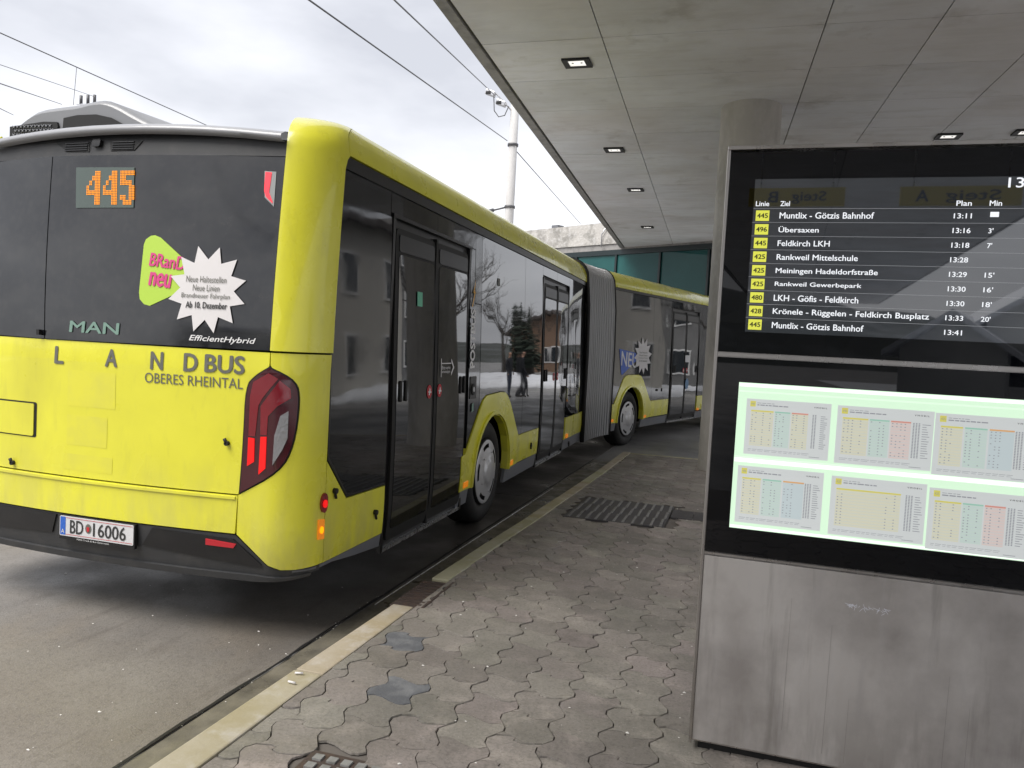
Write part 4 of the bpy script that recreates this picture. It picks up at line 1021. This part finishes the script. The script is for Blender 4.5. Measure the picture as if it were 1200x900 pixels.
# light box with timetables
lb = panel('light_box', [(.092, 1.034), (1.085, 1.034), (1.085, 1.580), (.092, 1.580)], K, BOXL, low_, off=.0008, th=0)
BND = mk('light_box_tube_band', (.6, .7, .6), .15, emit=(.80, 1.0, .80), es=0.365); BND2 = mk('light_box_dim_band', (.4, .5, .4), .15, emit=(.6, .78, .6), es=.36)
for z0, z1, m in ((1.284, 1.300, BND), (1.565, 1.578, BND), (1.545, 1.551, BND2), (1.302, 1.306, BND2), (1.036, 1.046, BND)):
    panel('tube_glow', [(.094, z0), (1.083, z0), (1.083, z1), (.094, z1)], K, m, lb, off=.0012, th=0)
def sheet_(a0, z0, w_, h_, nr, kind, rows_n):
    s = panel('timetable_sheet', [(a0, z0), (a0+w_, z0), (a0+w_, z0+h_), (a0, z0+h_)], K, PAP, lb, off=.0016, th=0)
    X = lambda u: a0+w_*u; Y = lambda v_: z0+h_*v_
    def q(nm, u0, v0, u1, v1, m, o): panel(nm, [(X(u0), Y(v0)), (X(u1), Y(v0)), (X(u1), Y(v1)), (X(u0), Y(v1))], K, m, s, off=o, th=0)
    def rowsmesh(nm, rects, m, o):
        vv, ff = [], []
        for u0, v0, u1, v1 in rects:
            b0 = len(vv)
            for u, v_ in ((u0, v0), (u1, v0), (u1, v1), (u0, v1)): vv.append(K(X(u), Y(v_))+KN*o)
            ff.append((b0, b0+1, b0+2, b0+3))
        tag(fb(nm, vv, ff, m, s), kind='stuff')
    bands = {'a': [(.06, .33, 'y', 'by'), (.345, .53, 'g', 'gh'), (.545, .74, 'y', 'rh')], 'b': [(.06, .33, 'y', 'by'), (.345, .55, 'g', 'gh'), (.565, .77, 'r', 'rh')], 'c': [(.06, .28, 'y', 'by'), (.30, .52, 'g', 'gh'), (.54, .78, 'bl', 'or_')], 'd': [(.06, .74, 'y', 'by')]}[kind]
    top = .80
    for u0, u1, c1_, c2_ in bands:
        q('colour_band', u0, .16, u1, top, PRC[c1_], .0020)
        q('header_bar', u0, top-.025, u1, top, PRC[c2_], .0023)
    bdg = panel('line_badge', [(X(.045), Y(.86)), (X(.11), Y(.86)), (X(.11), Y(.96)), (X(.045), Y(.96))], K, PRC['by'], s, off=.0020, th=0)
    text('lettering', nr, K, X(.055), Y(.89), X(.10), Y(.93), PRC['ln'], bdg, off=.0026)
    text('lettering', 'V M O B I L', K, X(.80), Y(.905), X(.95), Y(.93), BLK, s, off=.0024, bold=.02)
    random.seed(int(nr)+rows_n)
    rr = []
    for k in range(rows_n):
        v_ = top-.06-.60*k/rows_n
        for u0, u1, _, _ in bands:
            rr.append((u0+.005, v_, u1-.005, v_+.006))
    rowsmesh('row_rules', rr, PRC['bl'], .0024)
    tx = []
    for u0, u1, _, _ in bands:
        nc = max(2, int((u1-u0)/.045)); act = random.sample(range(nc), min(nc, 3))
        for c_ in sorted(set([0]+act)):
            for k in range(rows_n):
                if random.random() < .75: tx.append((u0+.012+c_*.043, top-.055-.60*k/rows_n, u0+.026+c_*.043, top-.040-.60*k/rows_n))
    for c_ in range(3 if kind != 'a' else 2): tx += [(.80+.028*c_-.01, top-.03-.60*k/24, .806+.028*c_, top-.012-.60*k/24) for k in range(24)]
    for k in range(rows_n+3): tx.append((.885, top-.04-.60*k/(rows_n+3), .885+random.uniform(.04, .085), top-.028-.60*k/(rows_n+3)))
    u = .13
    while u < .48: du = random.uniform(.02, .07); tx.append((u, .885, u+du, .905)); u += du+.01
    u = .13
    while u < .30: du = random.uniform(.02, .05); tx.append((u, .925, u+du, .935)); u += du+.01
    u = .05
    while u < .75: du = random.uniform(.03, .09); tx.append((u, .09, u+du, .097)); tx.append((u, .065, u+du*.8, .071)); u += du+.01
    tx.append((.78, .035, .9, .045))
    rowsmesh('row_text', tx, PRC['ln'], .0026)
for a0, z0, w_, h_, nr, kd, rn in ((.124, 1.316, .292, .206, '445', 'a', 14), (.437, 1.312, .312, .208, '445', 'b', 12), (.752, 1.302, .310, .215, '425', 'c', 13), (.109, 1.058, .299, .213, '496', 'c', 13), (.434, 1.052, .310, .213, '428', 'd', 12), (.752, 1.040, .306, .216, '425', 'b', 13)):
    sheet_(a0, z0, w_, h_, nr, kd, rn)
random.seed(11)
sd_ = bpy.data.objects['steel_door']
vv, ff = [], []
for k in range(34):
    a = .515+random.random()*.135; z = .803-.05*(a-.515)+random.gauss(0, .004); l = random.uniform(.003, .014); an = random.gauss(0, 1.2)
    b0 = len(vv); dx, dz = l*math.cos(an), l*math.sin(an); nx, nz_ = -math.sin(an)*.0006, math.cos(an)*.0006
    for u, v_ in ((-dx+nx, -dz+nz_), (dx+nx, dz+nz_), (dx-nx, dz-nz_), (-dx-nx, -dz-nz_)): vv.append(K(a+u, z+v_)+KN*.0006)
    ff.append((b0, b0+1, b0+2, b0+3))
fb('scratches', vv, ff, SCR, sd_)
vv, ff = [], []
for a, z0, z1 in ((.327, .30, .80), (.47, .24, .72), (.545, .22, .46), (.86, .22, .60), (.93, .2, .5)):
    b0 = len(vv); vv += [K(a, z0)+KN*.0005, K(a+.0014, z0)+KN*.0005, K(a+.0034, z1)+KN*.0005, K(a+.0028, z1)+KN*.0005]; ff.append((b0, b0+1, b0+2, b0+3))
tag(fb('drip_streaks', vv, ff, mk('streak_dirt', (.25, .235, .22), .7), sd_), kind='stuff')

# ------------------------------------------------------------------ glazed building at the far end
GA = Vector((-.88, 22.62, 0)); GD = Vector((-.857, .516, 0)).normalized(); GN = Vector((-GD.y, GD.x, 0))
if GN.y > 0: GN = -GN
G = lambda s, z: GA+GD*s+Vector((0, 0, z))
gb = empty('glazed_station_building', G(5, 0), label='low building with teal glass band and rough concrete parapet beyond the canopy', cat='building')
def gbx(nm, s0, s1, z0, z1, d0, d1, mat, par=gb):
    c = G((s0+s1)/2, (z0+z1)/2)+GN*((d0+d1)/2); return box(nm, c, (s1-s0, abs(d1-d0), z1-z0), mat, par, Matrix.Rotation(math.atan2(GD.y, GD.x), 3, 'Z'))
gbx('wall', -.25, 16, 0, 2.6, -3, -.05, COLM)
gbx('upper_core', -.25, 16, 2.6, 4.84, -3, -.10, RUB)
gbx('parapet', -.25, 16, 4.99, 5.68, -3, .06, ROUGHC)
gbx('soffit_edge', -.25, 16, 4.80, 4.985, -1, .02, CONE)
gbx('frame_rail', -.25, 16, 4.64, 4.795, -.09, .03, DGRN)
gbx('frame_rail', -.25, 16, 2.6, 2.75, -.09, .03, DGRN)
for k in range(0, 9):
    s = .04+1.7*k; gbx('mullion', s-.035, s+.035, 2.755, 4.635, -.06, .035, DGRN)
    gbx('pane', s+.04, s+1.66, 2.755, 4.635, -.05, -.02, TEAL)
tube('conduit', [G(4.0, 4.9)+GN*.12, G(4.0, 5.3)+GN*.12, G(3.85, 5.5)+GN*.12], .02, CHR, gb)
gbx('roof_vent', 6.4, 6.7, 5.68, 5.85, -.6, -.3, GRY)

# ------------------------------------------------------------------ mast, wires
ms = empty('overhead_line_mast', (-9.15, 30, 0), label='pale concrete mast with floodlights rising behind the bus', cat='mast')
tube('post', [(-9.15, 30, 0), (-9.15, 30, 12.6)], [.21, .17], MASTM, ms, 8)
for z in (7.15, 9.62): tube('clamp_band', [(-9.15, 30, z-.05), (-9.15, 30, z+.05)], .22, WIRE, ms, 10)
tube('bracket_arm', [(-9.3, 29.9, 7.12), (-9.8, 29.8, 6.98)], .035, WIRE, ms)
tube('insulator', [(-9.75, 29.8, 7.0), (-10.2, 29.7, 6.86)], .075, WIRE, ms)
tube('bracket_arm', [(-9.2, 29.9, 10.9), (-9.9, 29.8, 11.62), (-10.1, 29.8, 11.7)], .03, CHR, ms)
tube('hanging_cable', [(-10.0, 29.8, 11.55), (-9.95, 29.8, 10.95), (-9.75, 29.8, 10.7), (-9.5, 29.8, 10.75), (-9.35, 29.8, 11.1)], .02, WIRE, ms)
for x, z in ((-10.12, 11.63), (-9.66, 11.22)):
    f_ = box('floodlight', (x, 29.75, z), (.42, .25, .20), CHR, ms, Matrix.Rotation(R(20), 3, 'Y'), bev=.03)
    box('lamp_glass', (x-.06, 29.61, z-.02), (.2, .03, .12), RUB, f_)
def wire(lab, pts, r=.014, sag=0):
    p0, p1 = Vector(pts[0]), Vector(pts[-1]); P = []
    for k in range(13):
        t = k/12; P.append(p0.lerp(p1, t)-Vector((0, 0, sag*4*t*(1-t))))
    tag(tube('overhead_wire', P, r, WIRE, None, 5), lab, 'wire', 'overhead wires above the bus station')
def ext(a, b, f0, f1): a, b = Vector(a), Vector(b); return [a+(b-a)*f0, a+(b-a)*f1]
wire('long wire from the photo top down to the clamp of the concrete mast', ext((-7.48, 12, 7.41), (-9.4, 30, 9.8), -1.2, 1), .017)
wire('wire leaving the concrete mast towards the parapet', [(-9.07, 30, 9.45), (-12.42, 60, 11.34)], .02)
wire('wire running to the floodlights at the mast top', ext((-5.86, 12, 7.29), (-10.0, 30, 11.6), -1.2, 1), .016)
wire('uppermost long wire crossing the sky above the bus roof', ext((-21.6, 18, 10.07), (-23.81, 30, 10.84), -1.5, 2.2), .018)
wire('middle thin wire left of the roof unit', ext((-25.1, 21, 10.36), (-30.1, 30, 12.33), -1, 1), .012)
wire('lower dark wire left of the roof unit', ext((-21.5, 18, 8.57), (-32.66, 30, 12.22), -1, 1.4), .018)
wire('lowest wire at the left photo edge', ext((-25.1, 21, 8.87), (-35.2, 30, 11.69), -1, 1.5), .018)
wire('short upright hanger wire above the roof unit', [(-24.3, 23.4, 11.11), (-24.42, 23.4, 9.7)], .010)
pm_ = empty('insulator_post', (-30.44, 30, 0), label='distant post with three small dark insulators peeping over the roof unit', cat='post')
tube('post', [(-30.44, 30, 0), (-30.44, 30, 11.95)], .10, WIRE, pm_)
box('crossarm', (-30.44, 30, 11.98), (1.3, .08, .05), CHR, pm_)
for x in (-30.85, -30.44, -30.05): tube('insulator', [(x, 30, 12.0), (x, 30, 12.40)], .07, WIRE, pm_)

# ------------------------------------------------------------------ surroundings (seen in the glass)
vv, ff = [], []; n = 180
for ri, (rad, hf) in enumerate(((150, 0), (175, .45), (210, .8), (270, 1.15), (330, 1.3))):
    for k in range(n):
        a = k*math.tau/n; h = 18+12*noise.noise(Vector((math.cos(a)*2.2, math.sin(a)*2.2, .3)))+6*noise.noise(Vector((math.cos(a)*9, math.sin(a)*9, ri)))+2*random.random()
        vv.append((rad*math.cos(a), rad*math.sin(a), -1 if ri == 0 else h*hf*(.68-.42*math.sin(a))))
for ri in range(4):
    for k in range(n): ff.append((ri*n+k, ri*n+(k+1) % n, (ri+1)*n+(k+1) % n, (ri+1)*n+k))
tag(fb('hills', vv, ff, HILL, smooth=False), kind='structure')

def house(name, x, y, w_, d_, he, hr, ang, wall, lab, roof=SNOW, storeys=2, nw=4, gable=True, cat='house'):
    h = empty(name, (x, y, 0), ang, label=lab, cat=cat)
    Rm = Matrix.Rotation(ang, 3, 'Z'); O = Vector((x, y, 0)); TR = lambda a, b, c: O+Rm @ Vector((a, b, c))
    bm = bmesh.new(); hw, hd = w_/2, d_/2
    pr = [(-hw, 0), (hw, 0), (hw, he), (0, hr), (-hw, he)] if gable else [(-hw, 0), (hw, 0), (hw, he), (-hw, he)]
    A = [bm.verts.new(TR(a, -hd, c)) for a, c in pr]; B = [bm.verts.new(TR(a, hd, c)) for a, c in pr]
    bm.faces.new(A); bm.faces.new(B[::-1]); m_ = len(pr)
    for i in range(m_): bm.faces.new((A[i], A[(i+1) % m_], B[(i+1) % m_], B[i]))
    bm_obj('wall', bm, wall, h)
    o = .6; t = .25
    if gable:
        for s_ in (-1, 1):
            bm = bmesh.new(); sl = (hr-he)/hw
            pts = [(s_*(hw+o), he-sl*o), (0, hr), (0, hr+t), (s_*(hw+o), he-sl*o+t)]
            A = [bm.verts.new(TR(a, -hd-o, c+.02)) for a, c in pts]; B = [bm.verts.new(TR(a, hd+o, c+.02)) for a, c in pts]
            bm.faces.new(A); bm.faces.new(B[::-1])
            for i in range(4): bm.faces.new((A[i], A[(i+1) % 4], B[(i+1) % 4], B[i]))
            bm_obj('roof', bm, roof, h)
    else:
        box('roof', TR(0, 0, he+.15), (w_+.5, d_+.5, .3), roof, h, Rm)
    for fx, fy, L_, ax in ((0, -hd, w_, 0), (0, hd, w_, 0), (-hw, 0, d_, 1), (hw, 0, d_, 1)):
        nn = max(2, int(L_/2.6))
        for k in range(nn):
            for s_ in range(storeys):
                u = -L_/2+L_*(k+.5)/nn; z = 1.6+s_*2.8
                if z+.9 > he: continue
                sg = (fy > 0)-(fy < 0) if ax == 0 else (fx > 0)-(fx < 0)
                c = TR(u, fy+sg*.02, z) if ax == 0 else TR(fx+sg*.02, u, z)
                fr_ = box('window', c, (1.2, .08, 1.5) if ax == 0 else (.08, 1.2, 1.5), WHT, h, Rm)
                c = TR(u, fy+sg*.05, z) if ax == 0 else TR(fx+sg*.05, u, z)
                box('pane', c, (1.0, .05, 1.3) if ax == 0 else (.05, 1.0, 1.3), PANE, fr_, Rm)
    return h
house('apartment_house', 14, 20.5, 12, 13, 6.2, 7.8, 0, WALLC, 'large cream house with dark roof mirrored in the rear side pane', ROOFM, 3)
house('timber_house', 10.3, 68.5, 8, 7, 3.6, 5.4, R(10), ORGW, 'orange rendered house with a dark roof mirrored in the second bus door', ROOFM, 2)
house('white_house', 15.8, -36, 13, 10, 3.7, 8.0, R(4), WALLW, 'white gabled house with a snowy roof mirrored in the departure screen', SNOW, 2)
house('low_shed', 8.4, -33, 4, 5, 2.4, 3.8, R(20), WALLW, 'small shed with a snowy roof mirrored below the last departures', SNOW, 1)
house('office_block', -20, -42, 16, 12, 9, 9, R(-10), WALLW, 'flat-roofed pale block mirrored in the rear window of the bus', SNOW, 3, gable=False, cat='office building')
house('station_building', 20, 40, 14, 9, 8.5, 9, R(-8), mk('render_grey', (.2, .2, .2), .9, var=[(.4, (.12, .12, .12), .4, .6, .7)]), 'grey flat-roofed building with many windows mirrored in the front half of the bus', CONE, 3, gable=False, cat='building')

def bare_tree(x, y, h, lab, seed):
    rn = random.Random(seed); t = empty('bare_tree', (x, y, 0), label=lab, cat='tree', group='leafless trees mirrored in the bus windows')
    bm = bmesh.new(); add_tube(bm, [(x, y, 0), (x+.05, y, h*.35), (x, y+.1, h*.6)], [h*.03, h*.02, h*.012], 7); bm_obj('trunk', bm, BARK, t)
    bm = bmesh.new()
    def br(p, d, L_, r_, lv):
        q = p+d*L_; add_tube(bm, [p, p+d*L_*.5+Vector((rn.gauss(0, .05), rn.gauss(0, .05), 0))*L_, q], [r_, r_*.8, r_*.5], 3, False)
        if lv == 0: return
        for _ in range(4): br(p+d*L_*rn.uniform(.5, 1), (d+Vector((rn.gauss(0, .55), rn.gauss(0, .55), rn.uniform(-.1, .5)))).normalized(), L_*rn.uniform(.5, .75), r_*.5, lv-1)
    for _ in range(7): br(Vector((x, y, h*rn.uniform(.3, .6))), Vector((rn.gauss(0, .6), rn.gauss(0, .6), 1)).normalized(), h*.28, h*.009, 3)
    bm_obj('crown', bm, BARK, t)
bare_tree(7.5, 30, 7.5, 'leafless tree mirrored nearest beside the tall cream house', 1)
bare_tree(13.2, 57, 6.2, 'leafless tree mirrored in the long window, middle one', 2)
bare_tree(11.6, 60, 5.8, 'leafless tree mirrored farthest along the road', 3)
bare_tree(6.9, 17, 5, 'small leafless tree mirrored in the rear side pane', 5)
def conifer(x, y, h, lab, seed):
    rn = random.Random(seed); t = empty('conifer_tree', (x, y, 0), label=lab, cat='tree', group='conifers mirrored in the glass')
    tube('trunk', [(x, y, 0), (x, y, h*.9)], [h*.025, h*.006], BARK, t, 6)
    bm = bmesh.new()
    for k in range(900):
        f = rn.random()**.8; z = h*(.08+.9*f); rr_ = (1-f)*h*.2*rn.uniform(.3, 1.1); a = rn.random()*math.tau
        c = Vector((x+rr_*math.cos(a), y+rr_*math.sin(a), z)); s_ = h*.035*(1.2-f)
        v_ = [bm.verts.new(c+Vector((rn.gauss(0, s_), rn.gauss(0, s_), rn.gauss(0, s_*.6)))) for _ in range(3)]; bm.faces.new(v_)
    bm_obj('crown', bm, CONIF, t, recalc=False)
conifer(10.6, 53, 5.6, 'slender conifer mirrored above the two standing people', 7)
conifer(9.95, 53, 5.2, 'second slender conifer mirrored just beside the first', 8)
conifer(24, -60, 13, 'conifer standing behind the white gabled house', 9)
for k, (x, y, a, b) in enumerate(((6.5, 33, 4, .8), (7.4, 24, .7, 3.5), (9, 42, 6, 1.0), (5.6, 38, 3, .8))):
    bm = bmesh.new(); bmesh.ops.create_icosphere(bm, subdivisions=3, radius=1)
    for v in bm.verts: v.co = Vector((x+v.co.x*a*(1+.2*noise.noise(v.co*3)), y+v.co.y*b*(1+.2*noise.noise(v.co*2.3)), max(-.05, v.co.z*.45*(1+.5*noise.noise(v.co*4)))))
    tag(bm_obj('snow_bank', bm, SNOW, smooth=True), kind='structure')
sheet('snow_field', [(9, 28), (40, 30), (60, 60), (12, 60)], .03, SNOW)
sheet('snow_field', [(6, -18), (40, -24), (40, -60), (4, -60)], .03, SNOW)
sheet('snow_field', [(-31, -14), (-60, -10), (-60, 60), (-31, 50)], .03, SNOW)

# hanging platform signs (mirrored in the departure screen)
def steig(x0, x1, letter, lx0, lx1, sx0, sx1, lab):
    s = empty('platform_sign', ((x0+x1)/2, -5, 3.8), label=lab, cat='sign')
    b = box('board', ((x0+x1)/2, -5, 3.81), (x1-x0, .06, .24), SGNY, s)
    SS = flatS((0, -4.968, 0), (-1, 0, 0), (0, 0, 1))
    text('lettering', letter, SS, -lx1, 3.74, -lx0, 3.88, BLK, b, off=.002, bold=.03)
    text('lettering', 'Steig', SS, -sx1, 3.72, -sx0, 3.88, BLK, b, off=.002, bold=.02)
    for q in (x0+.15, x1-.15): tube('hanger', [(q, -5, 3.93), (q, -5, ZC)], .012, CHR, s)
steig(-.25, .95, 'B', .0, .12, .3, .72, 'yellow hanging board reading Steig B, mirrored at the left of the departure screen')
steig(1.6, 2.95, 'A', 1.78, 1.92, 2.12, 2.72, 'yellow hanging board reading Steig A, mirrored right of the middle of the departure screen')

# ------------------------------------------------------------------ people (mirrored in the long window)
def person(x, y, ang, up_m, lo_m, lab, pose=0):
    V = [(0, 0, .95), (0, 0, 1.18), (0, .01, 1.40), (0, 0, 1.50), (0, .02, 1.60), (0, .02, 1.70)]
    Rr = [.15, .145, .17, .06, .085, .095]; Ed = [(0, 1), (1, 2), (2, 3), (3, 4), (4, 5)]
    for s_ in (-1, 1):
        b0 = len(V); V += [(s_*.10, 0, .88), (s_*.11, .03+.05*s_*pose, .50), (s_*.12, -.02+.12*s_*pose, .09), (s_*.13, .12+.12*s_*pose, .04)]; Rr += [.105, .07, .05, .04]
        Ed += [(0, b0), (b0, b0+1), (b0+1, b0+2), (b0+2, b0+3)]
        b1 = len(V); V += [(s_*.19, 0, 1.40), (s_*.25, -.02, 1.12), (s_*.24, .10, .90), (s_*.24, .13, .80)]; Rr += [.07, .055, .04, .035]
        Ed += [(2, b1), (b1, b1+1), (b1+1, b1+2), (b1+2, b1+3)]
    me = bpy.data.meshes.new('person'); me.from_pydata(V, Ed, [])
    o = bpy.data.objects.new('person', me); COL.objects.link(o)
    md = o.modifiers.new('s', 'SKIN'); sb_ = o.modifiers.new('u', 'SUBSURF'); sb_.levels = 2; sb_.render_levels = 2
    for i, sv in enumerate(me.skin_vertices[0].data): sv.radius = (Rr[i], Rr[i]*(.72 if i < 3 else 1)); sv.use_root = i == 0
    dg = bpy.context.evaluated_depsgraph_get(); m2 = bpy.data.meshes.new_from_object(o.evaluated_get(dg))
    o.modifiers.clear(); o.data = m2; bpy.data.meshes.remove(me); m2.name = 'person'
    m2.materials.clear()
    for m in (up_m, lo_m, SKIN, BARK): m2.materials.append(m)
    for p in m2.polygons:
        c = p.center; p.use_smooth = True
        p.material_index = 3 if (c.z > 1.72 or (c.z > 1.6 and c.y < 0) or c.z < .1) else 2 if c.z > 1.5 or (abs(c.x) > .2 and c.z < .86) else 0 if c.z > .92 or abs(c.x) > .2 else 1
    o.location = (x, y, 0); o.rotation_euler = (0, 0, ang)
    tag(o, lab, 'person', 'people waiting, mirrored in the bus side')
person(2.6, 25.0, 1.2, JACK, JACK, 'person in dark clothing mirrored in the long bus window, left one', 1)
person(3.2, 25.3, 2.0, JACK, JEAN, 'person in dark jacket and jeans mirrored in the long bus window, right one', -1)
